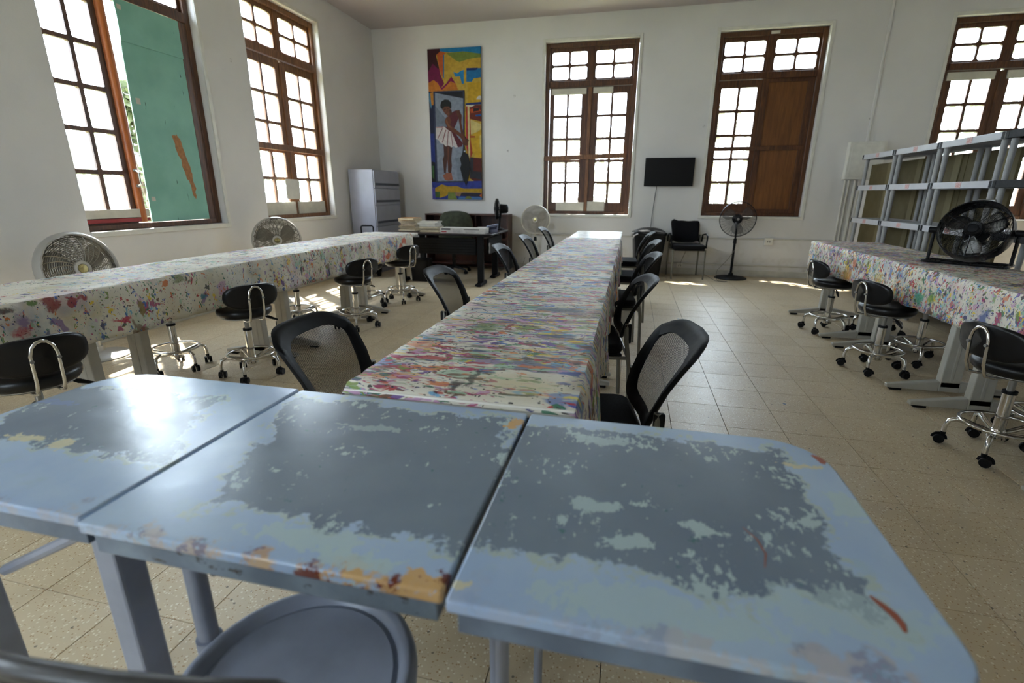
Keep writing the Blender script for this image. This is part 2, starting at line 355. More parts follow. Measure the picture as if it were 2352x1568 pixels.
MT['cloth_left'] = paint_cloth('paint_spotted_canvas', 1.25, (5, 12, 27), .675, 11.0, .42, .12, [
    (.65, .822, .045, .045, (140, 40, 40), .9, .5), (.655, .913, .028, .03, (150, 36, 44), .9, .4), (.645, .965, .02, .025, (150, 36, 44), .9, .4), (.77, 1.233, .055, .025, (128, 106, 34), .9, .4), (.80, 1.118, .02, .06, (184, 36, 72), .9, .5),
    (.65, .63, .03, .06, (48, 30, 40), .85, .7), (.71, .685, .04, .05, (104, 70, 150), .7, .7), (.755, .66, .03, .05, (176, 60, 76), .75, .7), (.63, .745, .02, .03, (86, 122, 44), .9, .5), (.69, 4.66, .045, .07, (206, 84, 44), .9, .4), (.75, 4.58, .03, .05, (206, 84, 44), .9, .4), (.82, 4.22, .04, .06, (206, 88, 52), .85, .5), (.64, 1.524, .04, .06, (92, 112, 50), .75, .6), (.785, 1.68, .02, .03, (40, 112, 128), .9, .4)])
MT['cloth_right'] = paint_cloth('paint_dabbed_canvas', 1.15, (7, 13, 26), .645, 23.0, .45, .12, [
    (-.22, 4.0, .09, .12, (206, 150, 48), .7, .7), (-.11, 3.9, .06, .07, (196, 96, 46), .75, .6), (-.2, 2.82, .06, .05, (36, 140, 112), .85, .5), (-.3, 2.96, .035, .09, (200, 76, 44), .85, .5), (-.19, 2.16, .09, .05, (40, 72, 140), .85, .6), (-.17, 2.67, .05, .04, (104, 140, 48), .85, .5), (-.15, 3.4, .06, .06, (200, 170, 60), .6, .7), (-.12, 1.6, .08, .06, (170, 60, 60), .7, .6)])

# ---------------------------------------------------------------- peeling blue desk paint
def desk_paint(name, ox, oy, hx, hy, flake, seed, chips, diag=0.0, accents=()):
    """slate core of half size hx, hy about (ox, oy) with a ragged border inside the pale blue, mint flakes and tan chips"""
    g = G(name, .30, spec=.5); v = g.coord(); x, y, z = g.xyz(v); vs_ = g.vm('ADD', v, (seed, seed * .6, 0))
    n1 = g.noise(vs_, 9, 6, .65); n2 = g.noise(vs_, 26, 5, .7); n3 = g.noise(g.vm('MULTIPLY', vs_, (1, .55, 1)), 70, 4, .7)
    pale = g.mix(g.st(g.noise(vs_, 5, 5), .3, .7), C(160, 182, 214), C(174, 194, 216))
    pale = g.mix(g.ma('MULTIPLY', g.st(g.noise(vs_, 11, 4), .58, .72), .5), pale, C(166, 188, 196))
    xx = g.ma('ADD', x, g.ma('MULTIPLY', y, diag))
    ex = g.ma('SUBTRACT', hx, g.ma('ABSOLUTE', g.ma('SUBTRACT', xx, ox))); ey = g.ma('SUBTRACT', hy, g.ma('ABSOLUTE', g.ma('SUBTRACT', y, oy)))
    e = g.ma('ADD', g.ma('MINIMUM', ex, ey), g.ma('ADD', g.ma('MULTIPLY', g.ma('SUBTRACT', n1, .5), .17), g.ma('MULTIPLY', g.ma('SUBTRACT', n2, .5), .075)))
    slate = g.mix(g.st(g.noise(vs_, 4, 4), .3, .7), C(112, 126, 144), C(124, 138, 154))
    core = g.st(e, .018, .026)
    rim = g.ma('MULTIPLY', g.st(e, .004, .014), g.ma('SUBTRACT', 1.0, core))
    c = g.mix(core, pale, slate); c = g.mix(g.ma('MULTIPLY', rim, g.st(n2, .42, .55)), c, C(176, 190, 186))
    # mint flakes inside the slate, denser towards its ragged border
    fl = g.ma('ADD', g.ma('MULTIPLY', n1, .55), g.ma('MULTIPLY', n3, .55))
    near = g.st(e, .20, .0)
    fm = g.st(g.ma('ADD', fl, g.ma('MULTIPLY', near, .055)), .70 - .05 * flake, .715 - .05 * flake)
    c = g.mix(g.ma('MULTIPLY', fm, g.ma('MULTIPLY', core, .9)), c, C(180, 200, 204))
    gm = g.ma('MULTIPLY', g.st(g.noise(g.vm('ADD', vs_, (4, 4, 0)), 30, 5, .7), .66, .69), core); c = g.mix(g.ma('MULTIPLY', gm, .7), c, C(62, 112, 112))
    # tan and rust chips along the near edge and corners
    ed = g.ma('ADD', g.ma('ADD', y, .275), g.ma('MULTIPLY', g.ma('SUBTRACT', n1, .5), .22)); chip = g.ma('MULTIPLY', g.st(ed, .022, .006), g.st(n2, .44, .5)); chip = g.ma('MULTIPLY', chip, g.ma('MULTIPLY', g.mr(x, -.25, .12, .25, 1.0), chips))
    chc = g.ramp(g.noise(vs_, 21, 3), [(.3, C(206, 168, 116)), (.5, C(190, 150, 106)), (.56, C(112, 54, 40)), (.66, C(58, 96, 84))], 'CONSTANT')
    c = g.mix(chip, c, chc)
    wv = g.vm('ADD', v, g.vm('MULTIPLY', g.vm('ADD', g.noise(vs_, 22, 5, .7, col=True), (-.5, -.5, -.5)), (.11, .07, 0))); wx, wy, _ = g.xyz(wv)
    for (ax, ay, rx, ry, rgb, al) in accents:
        dd = g.ma('SQRT', g.ma('ADD', g.ma('POWER', g.ma('MULTIPLY', g.ma('SUBTRACT', wx, ax), 1 / rx), 2.0), g.ma('POWER', g.ma('MULTIPLY', g.ma('SUBTRACT', wy, ay), 1 / ry), 2.0)))
        dd = g.ma('ADD', dd, g.ma('MULTIPLY', g.ma('SUBTRACT', g.ma('ADD', g.ma('MULTIPLY', n3, .6), g.ma('MULTIPLY', n2, .6)), .6), 3.2))
        c = g.mix(g.ma('MULTIPLY', g.st(dd, 1.0, .9), al), c, C(*rgb))
    d, vc = g.vor(vs_, 17); r, q, b = g.sep(vc); dd = g.ma('ADD', d, g.ma('MULTIPLY', g.ma('SUBTRACT', g.noise(vs_, 60, 3), .5), .12))
    sp = g.ma('MULTIPLY', g.st(g.ma('SUBTRACT', g.mr(q, 0, 1, .05, .17), dd), -.01, .015), g.st(b, .72, .74))
    c = g.mix(g.ma('MULTIPLY', sp, .85), c, g.ramp(r, [(0, C(206, 150, 96)), (.2, C(190, 200, 196)), (.45, C(60, 76, 130)), (.6, C(40, 44, 50)), (.75, C(176, 190, 178)), (.92, C(150, 60, 44))], 'CONSTANT'))
    g.color(c); g.rough(g.mr(g.noise(vs_, 14, 4), .3, .7, .17, .27)); g.bump(g.ma('ADD', g.ma('MULTIPLY', core, -.5), g.noise(vs_, 40, 4)), .25, .0012)
    return g.m
MT['desk_a'] = desk_paint('peeling_blue_paint_a', -.03, .03, .26, .16, .2, 3.0, .25, .5, [(-.10, -.095, .05, .013, (206, 200, 168), .9), (.0, -.10, .035, .018, (206, 200, 168), .9), (-.22, .06, .05, .012, (120, 140, 190), .6)])
MT['desk_b'] = desk_paint('peeling_blue_paint_b', .06, .02, .29, .235, .6, 8.0, 1.0, .35, [(.288, .22, .018, .028, (206, 166, 112), .95), (.27, -.262, .035, .018, (206, 166, 112), .95), (.292, -.25, .012, .016, (104, 46, 36), .9), (.07, -.225, .10, .022, (178, 198, 202), .85), (.16, -.25, .06, .016, (178, 198, 202), .85), (-.02, .12, .06, .012, (178, 198, 202), .6)])
MT['desk_c'] = desk_paint('peeling_blue_paint_c', -.06, .025, .30, .23, 1.0, 15.0, .35, 0.0, [(.24, .176, .03, .010, (206, 200, 168), .9), (-.127, -.039, .035, .018, (178, 198, 202), .9), (-.078, -.114, .035, .016, (178, 198, 202), .9), (.032, -.062, .035, .014, (178, 198, 202), .9), (-.134, .19, .04, .016, (178, 198, 202), .85), (.28, .05, .035, .04, (178, 198, 202), .85), (-.04, -.235, .16, .03, (178, 198, 202), .7), (-.288, -.252, .02, .012, (206, 200, 168), .9), (.19, -.19, .10, .04, (178, 198, 202), .6)])
g = G('chipped_apron_paint', .4); v = g.coord(); c = g.mix(g.st(g.noise(v, 8, 4), .35, .65), C(104, 118, 136), C(128, 144, 160))
k = g.noise(g.vm('MULTIPLY', v, (1, 1, 2)), 15, 5, .7); c = g.mix(g.st(k, .60, .66), c, C(60, 52, 46)); c = g.mix(g.st(k, .69, .72), c, C(150, 84, 56)); g.color(c); MT['apron'] = g.m
g = G('grey_apron_paint', .4); v = g.coord(); c = g.mix(g.st(g.noise(v, 8, 4), .35, .65), C(96, 108, 126), C(118, 132, 150)); g.color(c); MT['apron_plain'] = g.m

# ---------------------------------------------------------------- woven mesh (open weave), price stickers, leaves
def mesh_mat():
    g = G('black_open_mesh', .5); uv = g.n('ShaderNodeUVMap', uv_map='UVMap').outputs[0]
    s = g.vm('MULTIPLY', uv, (1 / .0042, 1 / .0036, 0)); x, y, z = g.xyz(s)
    odd = g.ma('MULTIPLY', g.ma('MODULO', g.ma('FLOOR', y), 2.0), .5)
    fx = g.ma('ABSOLUTE', g.ma('SUBTRACT', g.ma('FRACT', g.ma('ADD', x, odd)), .5)); fy = g.ma('ABSOLUTE', g.ma('SUBTRACT', g.ma('FRACT', y), .5))
    hole = g.ma('MULTIPLY', g.st(fx, .32, .28), g.st(fy, .32, .28))
    t = g.n('ShaderNodeBsdfTransparent'); mx = g.n('ShaderNodeMixShader'); g.put(mx.inputs[0], hole)
    g.b.inputs['Base Color'].default_value = C(14, 14, 14); g.b.inputs['Specular IOR Level'].default_value = .1; g.b.inputs['Roughness'].default_value = .8
    g.t.links.new(g.b.outputs[0], mx.inputs[1]); g.t.links.new(t.outputs[0], mx.inputs[2]); g.t.links.new(mx.outputs[0], g.out.inputs[0])
    return g.m
MT['mesh'] = mesh_mat()
g = G('faded_red_print', .6); v = g.coord('Generated'); k = g.noise(v, 9, 3); g.color(g.mix(g.st(k, .45, .55), C(196, 186, 182), C(176, 92, 84))); MT['sticker'] = g.m
def leaf_mat(name, a, b):
    g = G(name, .5); oi = g.noise(g.pos(), 3.5, 3); c = g.mix(g.st(oi, .3, .7), C(*a), C(*b)); g.color(c)
    tr = g.n('ShaderNodeBsdfTranslucent'); g.put(tr.inputs[0], c); mx = g.n('ShaderNodeMixShader'); mx.inputs[0].default_value = .4
    g.t.links.new(g.b.outputs[0], mx.inputs[1]); g.t.links.new(tr.outputs[0], mx.inputs[2]); g.t.links.new(mx.outputs[0], g.out.inputs[0]); return g.m
MT['leaf'] = leaf_mat('green_leaf', (52, 62, 40), (104, 112, 76))
MT['leaf_dry'] = leaf_mat('yellowing_leaf', (80, 76, 52), (130, 116, 82))
MT['bark'] = plain('grey_bark', (104, 92, 78), .9, var=.3, scale=8, bump=.5)
MT['ground'] = plain('dry_grass_ground', (128, 132, 84), .95, var=.25, scale=2)

# ================================================================ SETTING
XL, XR, YB, YF, ZC, TH = -4.5, 6.3, 8.67, -2.6, 3.93, .34
Z0, Z1 = .95, 3.57          # window opening heights
def wall(name, n, openings, a0, a1, place, label):
    mb = MB(); xs = a0
    def blk(p, q, z0, z1):
        if q - p > 1e-4: mb.bb(p, q, 0, TH, z0, z1)
    for p, q in sorted(openings):
        blk(xs, p, 0, ZC); blk(p, q, 0, Z0); blk(p, q, Z1, ZC); xs = q
    blk(xs, a1, 0, ZC)
    o = mb.build(name, MT['wall'], None, smooth=0, loc=place[0], rot=(0, 0, place[1])); return tag(o, label, 'wall', kind='structure')
BACK = ((0, YB, 0), 0.0); LEFT = ((XL, 0, 0), PI / 2)
BW = [(-1.50, -.05), (1.095, 2.555), (4.05, 5.50)]
LW = [(3.35, 4.88), (5.57, 7.06), (-1.1, .4)]  # last opening is for an unseen window added as foreground light
wall('wall_back', 0, BW, XL - TH, XR + TH, BACK, 'scuffed off-white back wall with three tall wooden windows')
wall('wall_left', 0, LW, YF - TH, YB, LEFT, 'off-white side wall with tall windows beside the long row of tables')
o = MB().bb(XR, XR + TH, YF - TH, YB, 0, ZC).build('wall_right', MT['wall'], None, 0); tag(o, 'plain off-white wall beyond the grey shelving', 'wall', kind='structure')
FWN = [(2.0, 3.5)]  # opening for an added window behind the camera, fills the foreground with light
wall('wall_front', 0, FWN, -XR, -XL, ((0, YF, 0), PI), 'off-white wall behind the peeling blue desks')
o = MB().bb(XL - TH, XR + TH, YF - TH, YB + TH, ZC, ZC + .2).build('ceiling', MT['ceiling'], None, 0); tag(o, 'plain pale ceiling slab above the white walls', 'ceiling', kind='structure')
mb = MB(); mb.bb(XL, 3.24, YB - .018, YB - .001, 0, .10); mb.bb(3.30, XR, YB - .018, YB - .001, 0, .10)
tag(mb.build('baseboard_back', MT['baseboard'], None, 0, .004), 'off-white baseboard along the back wall', 'baseboard', kind='structure')
tag(MB().bb(XL + .001, XL + .02, YF, YB - .02, 0, .11).build('baseboard_left', MT['baseboard'], None, 0, .004), 'off-white baseboard along the window wall behind the grey fans', 'baseboard', kind='structure')
tag(MB().bb(3.25, 3.285, YB - .022, YB - .001, 0, ZC).build('trim_6', MT['wall'], None, 0, .008), 'narrow vertical plaster bead on the back wall above the shelving', 'trim', kind='structure')

# floor: joint bed with separate tiles
TP, TX, TY = .3053, .31, 2.78
fl = MB().bb(XL - TH, XR + TH, YF - TH, YB + TH, -.15, -.0035).build('floor', MT['grout'], None, 0)
tag(fl, 'speckled beige square-tiled floor', 'floor', kind='structure')
def tile_shape(mb, x0, x1, y0, y1):
    e, c = .0009, .0012
    x0 += e; x1 -= e; y0 += e; y1 -= e
    lo = [(x0, y0, -.0034), (x1, y0, -.0034), (x1, y1, -.0034), (x0, y1, -.0034)]; hi = [(x0 + c, y0 + c, 0), (x1 - c, y0 + c, 0), (x1 - c, y1 - c, 0), (x0 + c, y1 - c, 0)]
    mb.add(lo + hi, [(4, 5, 6, 7), (0, 1, 5, 4), (1, 2, 6, 5), (2, 3, 7, 6), (3, 0, 4, 7)])
def hidden(p):
    d = Vector(p) - Vector((0, 0, H))
    for zt, r in ((.79, (-1.38, .40, .47, 1.03)), (.80, (-.71, -.09, 1.04, 6.95)), (.80, (-3.2, -2.56, .9, 6.0)), (.8, (1.9, 2.5, 1.2, 6.1)), (.55, (-2.56, -2.55, 0, 0))):
        t = (zt - H) / d.z; x, y = d.x * t, d.y * t
        if r[0] < x < r[1] and r[2] < y < r[3]: return True
    return False
tiles = []
i0, i1 = math.floor((XL - TX) / TP), math.ceil((XR - TX) / TP); j0, j1 = math.floor((YF - TY) / TP), math.ceil((YB - TY) / TP)
for i in range(i0, i1):
    for j in range(j0, j1):
        x0, x1 = max(XL, TX + i * TP), min(XR, TX + (i + 1) * TP); y0, y1 = max(YF, TY + j * TP), min(YB, TY + (j + 1) * TP)
        if x1 - x0 < .004 or y1 - y0 < .004: continue
        q = [proj((x, y, 0)) for x, y in ((x0, y0), (x1, y0), (x1, y1), (x0, y1))]; sco = 0
        if all(q):
            ar = abs(sum(q[k][0] * q[(k + 1) % 4][1] - q[(k + 1) % 4][0] * q[k][1] for k in range(4))) / 2; vis = 0
            for a in (.1, .5, .9):
                for b in (.1, .5, .9):
                    p = (x0 + (x1 - x0) * a, y0 + (y1 - y0) * b, 0); s_ = proj(p)
                    if s_ and 0 < s_[0] < 2352 and 0 < s_[1] < 1568 and not hidden(p): vis += 1
            sco = ar * vis / 9
        tiles.append((sco, x0, x1, y0, y1))
tiles.sort(key=lambda t: -t[0])
full = MB(); tile_shape(full, -TP / 2, TP / 2, -TP / 2, TP / 2); tile_ob = None
rest = MB()
for n, (sco, x0, x1, y0, y1) in enumerate(tiles):
    if n < 300 and sco > 0:
        if abs(x1 - x0 - TP) < 1e-4 and abs(y1 - y0 - TP) < 1e-4:
            if tile_ob is None: tile_ob = full.build('tile', MT['tile'], fl, 0); o = tile_ob
            else: o = tile_ob.copy(); link(o, fl)
        else:
            mb = MB(); a, b = (x1 - x0) / 2, (y1 - y0) / 2; tile_shape(mb, -a, a, -b, b); o = mb.build('tile', MT['tile'], fl, 0)
        o.location = ((x0 + x1) / 2, (y0 + y1) / 2, 0)
    else: tile_shape(rest, x0, x1, y0, y1)
tag(rest.build('tile_field', MT['tile'], fl, 0), kind='stuff')

# ---------------------------------------------------------------- windows
def grid_plate(mb, u0, u1, v0, v1, nu, nv, bord, mun, w0, w1, rad):
    """glazing grid with rounded holes; returns the hole rectangles"""
    L, Rr, B, T = bord; hw = (u1 - u0 - L - Rr - mun * (nu - 1)) / nu; hh = (v1 - v0 - B - T - mun * (nv - 1)) / nv; holes = []
    for i in range(nu):
        for j in range(nv):
            a0 = u0 + L + i * (hw + mun); a1 = a0 + hw; b0 = v0 + B + j * (hh + mun); b1 = b0 + hh
            c0 = u0 if i == 0 else a0 - mun / 2; c1 = u1 if i == nu - 1 else a1 + mun / 2; d0 = v0 if j == 0 else b0 - mun / 2; d1 = v1 if j == nv - 1 else b1 + mun / 2
            h = rrect(a0, a1, b0, b1, rad, 4); N = len(h); out = []
            for k, (x, y) in enumerate(h):
                s_, q = divmod(k, 5); cx, cy = ((c0, d0), (c1, d0), (c1, d1), (c0, d1))[s_]
                if q == 2: out.append((cx, cy))
                elif (q < 2) == (s_ in (1, 3)): out.append((x, cy))
                else: out.append((cx, y))
            V = [(x, w0, y) for x, y in h] + [(x, w0, y) for x, y in out] + [(x, w1, y) for x, y in h] + [(x, w1, y) for x, y in out]; Fs = []
            for k in range(N):
                k2 = (k + 1) % N
                Fs += [(k, k2, N + k2, N + k), (2 * N + k2, 2 * N + k, 3 * N + k, 3 * N + k2), (k2, k, 2 * N + k, 2 * N + k2)]
                if (i in (0, nu - 1) or j in (0, nv - 1)): Fs.append((N + k, N + k2, 3 * N + k2, 3 * N + k))
            mb.add(V, Fs); holes.append((a0, a1, b0, b1))
    return holes
def panes(holes, w, parent):
    for a0, a1, b0, b1 in holes:
        MB().bb(-(a1 - a0) / 2 - .004, (a1 - a0) / 2 + .004, -.002, .002, -(b1 - b0) / 2 - .004, (b1 - b0) / 2 + .004).build('pane', MT['pane'], parent, 0, loc=((a0 + a1) / 2, w, (b0 + b1) / 2))
TB0, TB1, WS, WH = 2.93, 3.02, 1.0, 3.50
def window(name, place, u_start, W, label, wood_='wood'):
    loc, ro = {'back': ((u_start, YB, 0), 0), 'left': ((XL, u_start, 0), PI / 2), 'front': ((u_start, YF, 0), PI)}[place]
    root = empty(name, loc, ro, label, 'window', kind='structure')
    wd = MT[wood_]
    e = -.06 if place == 'left' else .002
    m = MB(); m.bb(e, e + .063, .07, .21, Z0 + .002, Z1 - .002); m.bb(W - .065, W - .002, .07, .21, Z0 + .002, Z1 - .002); e += .063; m.bb(e, W - .065, .07, .21, WH, Z1 - .002); m.bb(e, W - .065, .07, .21, Z0 + .002, WS); m.bb(e, W - .065, .06, .20, TB0, TB1)
    m.build('frame', wd, root, 0, .006)
    mid = (e + W - .065) / 2
    m = MB(); m.bb(mid - .035, mid + .035, .09, .17, TB1, WH); m.build('mullion', wd, root, 0, .004)
    for a, b in ((e, mid - .035), (mid + .035, W - .065)):
        m = MB(); hs = grid_plate(m, a, b, TB1, WH, 2, 2, (.035, .035, .03, .055), .032, .105, .14, .03); s = m.build('transom_sash', wd, root, 0); panes(hs, .122, s)
    def leaf(a, b, st=(.085, .085, .14, .10), mun=.036):
        m = MB(); hs = grid_plate(m, a, b, WS + .001, TB0 - .004, 2, 5, st, mun, .10, .14, .014); s = m.build('sash', wd, root, 0); panes(hs, .12, s); return s
    return root, leaf, mid
def board(root, name, u0, u1, v0, v1, w0, w1, mat, bevel=.002): return MB().bb(u0, u1, w0, w1, v0, v1).build(name, mat, root, 0, bevel)
# window 1: turquoise board on the right half
W = LW[0][1] - LW[0][0]
r1, leaf, mid = window('window_1', 'left', LW[0][0], W, 'tall wooden window with a turquoise board closing its far half')
s = leaf(.005, .548, (.07, .055, .12, .10))
m = MB(); m.tube([(.590, .10, WS + .01), (.592, .10, 2.0), (.59, .10, TB0 - .01)], [.040, .042, .040], 14); pole = m.build('stile_pole', MT['pole'], r1, 60)
m = MB(); m.tube([(.575, .050, 1.34), (.572, .012, 1.36), (.572, .012, 1.46), (.575, .050, 1.48)], .007, 8); m.cyl((.575, .062, 1.34), (.575, .046, 1.34), .014); m.cyl((.575, .062, 1.48), (.575, .046, 1.48), .014); m.build('pull_handle', MT['steel'], r1)
m = MB(); m.prism([(.708, 2.585), (1.365, 2.585), (1.365, 2.925), (.705, 2.926), (.712, 2.80)], -.072, -.062); m.v = [(x, -z, y) for x, y, z in m.v]; m.build('turquoise_board', MT['turquoise'], r1, 0, .002)
m = MB(); m.prism([(.668, 1.003), (1.365, 1.003), (1.365, 2.61), (.715, 2.61), (.705, 2.5), (.69, 1.9), (.676, 1.4)], -.085, -.073); m.v = [(x, -z, y) for x, y, z in m.v]; m.build('turquoise_board', MT['turquoise'], r1, 0, .002)
rq = random.Random(3); m = MB(); pk = [(1.07, 1.83), (1.13, 1.85), (1.155, 1.79), (1.19, 1.64), (1.23, 1.50), (1.225, 1.42), (1.245, 1.33), (1.225, 1.22), (1.195, 1.26), (1.18, 1.38), (1.15, 1.42), (1.12, 1.60), (1.085, 1.72)]
pk2 = [((a0 * (1 - t) + b0 * t) + rq.uniform(-.010, .010), (a1 * (1 - t) + b1 * t) + rq.uniform(-.01, .01)) for (a0, a1), (b0, b1) in zip(pk, pk[1:] + pk[:1]) for t in (0, .35, .7)]
m.prism(pk2, -.0725, -.0715); m.v = [(x, -z, y) for x, y, z in m.v]; m.build('peeled_patch', MT['bare_ply'], r1, 0)
m = MB()
for (u, v_, a, b) in ((.745, 2.86, .02, .02), (.765, 2.10, .022, .026), (.725, 1.22, .02, .02)): m.bb(u - a, u + a, .0602 if v_ > 2.6 else .0712, .0612 if v_ > 2.6 else .0722, v_ - b, v_ + b)
m.build('paper_scrap', MT['white_board'], r1, 0)
m = MB(); m.bb(1.37, W - .065, .075, .17, WS, TB0); m.build('stile', MT['wood'], r1, 0, .004)
board(r1, 'bottom_board', .01, .655, WS + .055, WS + .13, .075, .095, MT['white_board']); board(r1, 'red_strip', .01, .655, WS + .015, WS + .05, .075, .095, MT['red_paint'])
board(r1, 'white_strip', .72, 1.15, TB0 - .022, TB0 - .002, .064, .072, MT['white_board'])
# window 2
W = LW[1][1] - LW[1][0]
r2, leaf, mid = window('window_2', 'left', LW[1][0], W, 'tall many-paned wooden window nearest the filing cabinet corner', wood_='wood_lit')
leaf(.0, mid - .025); leaf(mid + .015, W - .062)
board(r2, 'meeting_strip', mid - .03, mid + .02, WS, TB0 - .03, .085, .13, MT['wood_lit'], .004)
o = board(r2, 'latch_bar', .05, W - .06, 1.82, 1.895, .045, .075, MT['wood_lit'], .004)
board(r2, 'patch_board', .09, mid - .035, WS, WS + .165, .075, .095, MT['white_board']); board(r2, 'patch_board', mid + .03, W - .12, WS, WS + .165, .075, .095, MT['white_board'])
# window 3
W = BW[0][1] - BW[0][0]
r3, leaf, mid = window('window_3', 'back', BW[0][0], W, 'tall wooden window between the long painting and the wall television')
leaf(.074, mid - .02, (.07, .115, .14, .10)); leaf(mid + .02, W - .062, (.11, .085, .14, .10))
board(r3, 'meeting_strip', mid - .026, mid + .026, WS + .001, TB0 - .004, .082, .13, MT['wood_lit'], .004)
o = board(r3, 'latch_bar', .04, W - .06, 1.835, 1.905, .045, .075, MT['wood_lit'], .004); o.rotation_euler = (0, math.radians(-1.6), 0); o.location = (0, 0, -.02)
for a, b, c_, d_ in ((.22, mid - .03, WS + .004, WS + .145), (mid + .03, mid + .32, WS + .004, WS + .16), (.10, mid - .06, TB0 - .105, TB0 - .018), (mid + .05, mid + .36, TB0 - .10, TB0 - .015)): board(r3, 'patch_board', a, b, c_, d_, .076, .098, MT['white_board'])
# window 4: brown plywood on the right half
W = BW[1][1] - BW[1][0]
r4, leaf, mid = window('window_4', 'back', BW[1][0], W, 'tall wooden window with a brown plywood panel closing one half')
leaf(.060, mid - .02, (.055, .09, .14, .10))
board(r4, 'meeting_strip', mid - .04, mid + .04, WS, TB0 - .001, .085, .15, MT['wood'], .004)
for v0, v1 in ((WS + .06, 1.93), (2.0, TB0 - .05)): board(r4, 'plywood_panel', mid + .038, W - .16, v0, v1, .10, .112, MT['ply_brown'])
board(r4, 'middle_rail', mid + .04, W - .07, 1.93, 2.0, .085, .13, MT['wood'], .004)
board(r4, 'side_stile', W - .16, W - .067, WS, TB0, .09, .14, MT['wood'], .004); board(r4, 'bottom_rail', mid + .04, W - .16, WS, WS + .06, .09, .13, MT['wood'], .004); board(r4, 'top_rail', mid + .04, W - .16, TB0 - .05, TB0, .09, .13, MT['wood'], .004)
board(r4, 'latch_bar', .05, mid + .10, 1.93, 1.99, .05, .078, MT['wood'], .004)
board(r4, 'paper_scrap', mid - .03, mid + .09, WH + .012, WH + .05, .062, .069, MT['white_board'], 0)
# window 5 (behind the shelving), then unseen windows added to light the foreground
W = BW[2][1] - BW[2][0]
r5, leaf, mid = window('window_5', 'back', BW[2][0], W, 'tall wooden window partly hidden behind the grey shelving')
leaf(.07, mid - .02); leaf(mid + .02, W - .07); board(r5, 'meeting_strip', mid - .02, mid + .02, WS, TB0 - .02, .085, .15, MT['wood'], .004)
for a, b in ((.08, mid - .08), (mid + .06, W - .1)): board(r5, 'patch_board', a, b, TB0 - .125, TB0 - .025, .076, .098, MT['white_board'])
for k, (lo, hi) in enumerate(LW[2:]):
    W = hi - lo; r6, leaf, mid = window('window_%d' % (6 + k), 'left', lo, W, 'unseen wooden window added in the side wall to light the foreground'); leaf(.07, mid - .01); leaf(mid + .01, W - .07)
for k, (lo, hi) in enumerate(FWN):
    W = hi - lo; r6, leaf, mid = window('window_%d' % (8 + k), 'front', -lo, W, 'unseen wooden window added behind the camera for foreground light'); leaf(.07, mid - .01); leaf(mid + .01, W - .07)
# white trims round the openings
for k, (pl, (lo, hi)) in enumerate([('left', LW[0]), ('left', LW[1]), ('back', BW[0]), ('back', BW[1]), ('back', BW[2])]):
    m = MB(); t, e = .045, .014
    q_ = lo - t if pl == 'back' else lo
    if pl == 'back': m.bb(lo - t, lo, -e, .0, Z0 - t, Z1 + t)
    m.bb(hi, hi + t, -e, .0, Z0 - t, Z1 + t); m.bb(lo, hi, -e, .0, Z1, Z1 + t); m.bb(lo, hi, -e - .012, .0, Z0 - t, Z0)
    o = m.build('trim_%d' % (k + 1), MT['trim'], None, 0, .005, loc=(0, YB - .001, 0) if pl == 'back' else (XL + .001, 0, 0), rot=(0, 0, 0 if pl == 'back' else PI / 2))
    tag(o, ['white trim round the window with the turquoise board', 'white trim round the window nearest the filing cabinet', 'white trim round the window beside the painting', 'white trim round the window with the plywood panel', 'white trim round the window behind the shelving'][k], 'trim', kind='structure')
# daylight portals in the openings
for pl, (lo, hi) in [('left', q) for q in LW] + [('back', q) for q in BW] + [('front', (-q[1], -q[0])) for q in FWN]:
    L = bpy.data.lights.new('window_portal', 'AREA'); L.shape = 'RECTANGLE'; L.size = hi - lo - .02; L.size_y = Z1 - Z0 - .02; L.cycles.is_portal = True
    o = bpy.data.objects.new('window_portal', L); link(o); c_ = (lo + hi) / 2; zc = (Z0 + Z1) / 2
    o.location = {'back': (c_, YB + TH - .02, zc), 'left': (XL - TH + .02, c_, zc), 'front': (c_, YF - TH + .02, zc)}[pl]
    o.rotation_euler = Vector({'back': (0, -1, 0), 'left': (1, 0, 0), 'front': (0, 1, 0)}[pl]).to_track_quat('-Z', 'Y').to_euler()
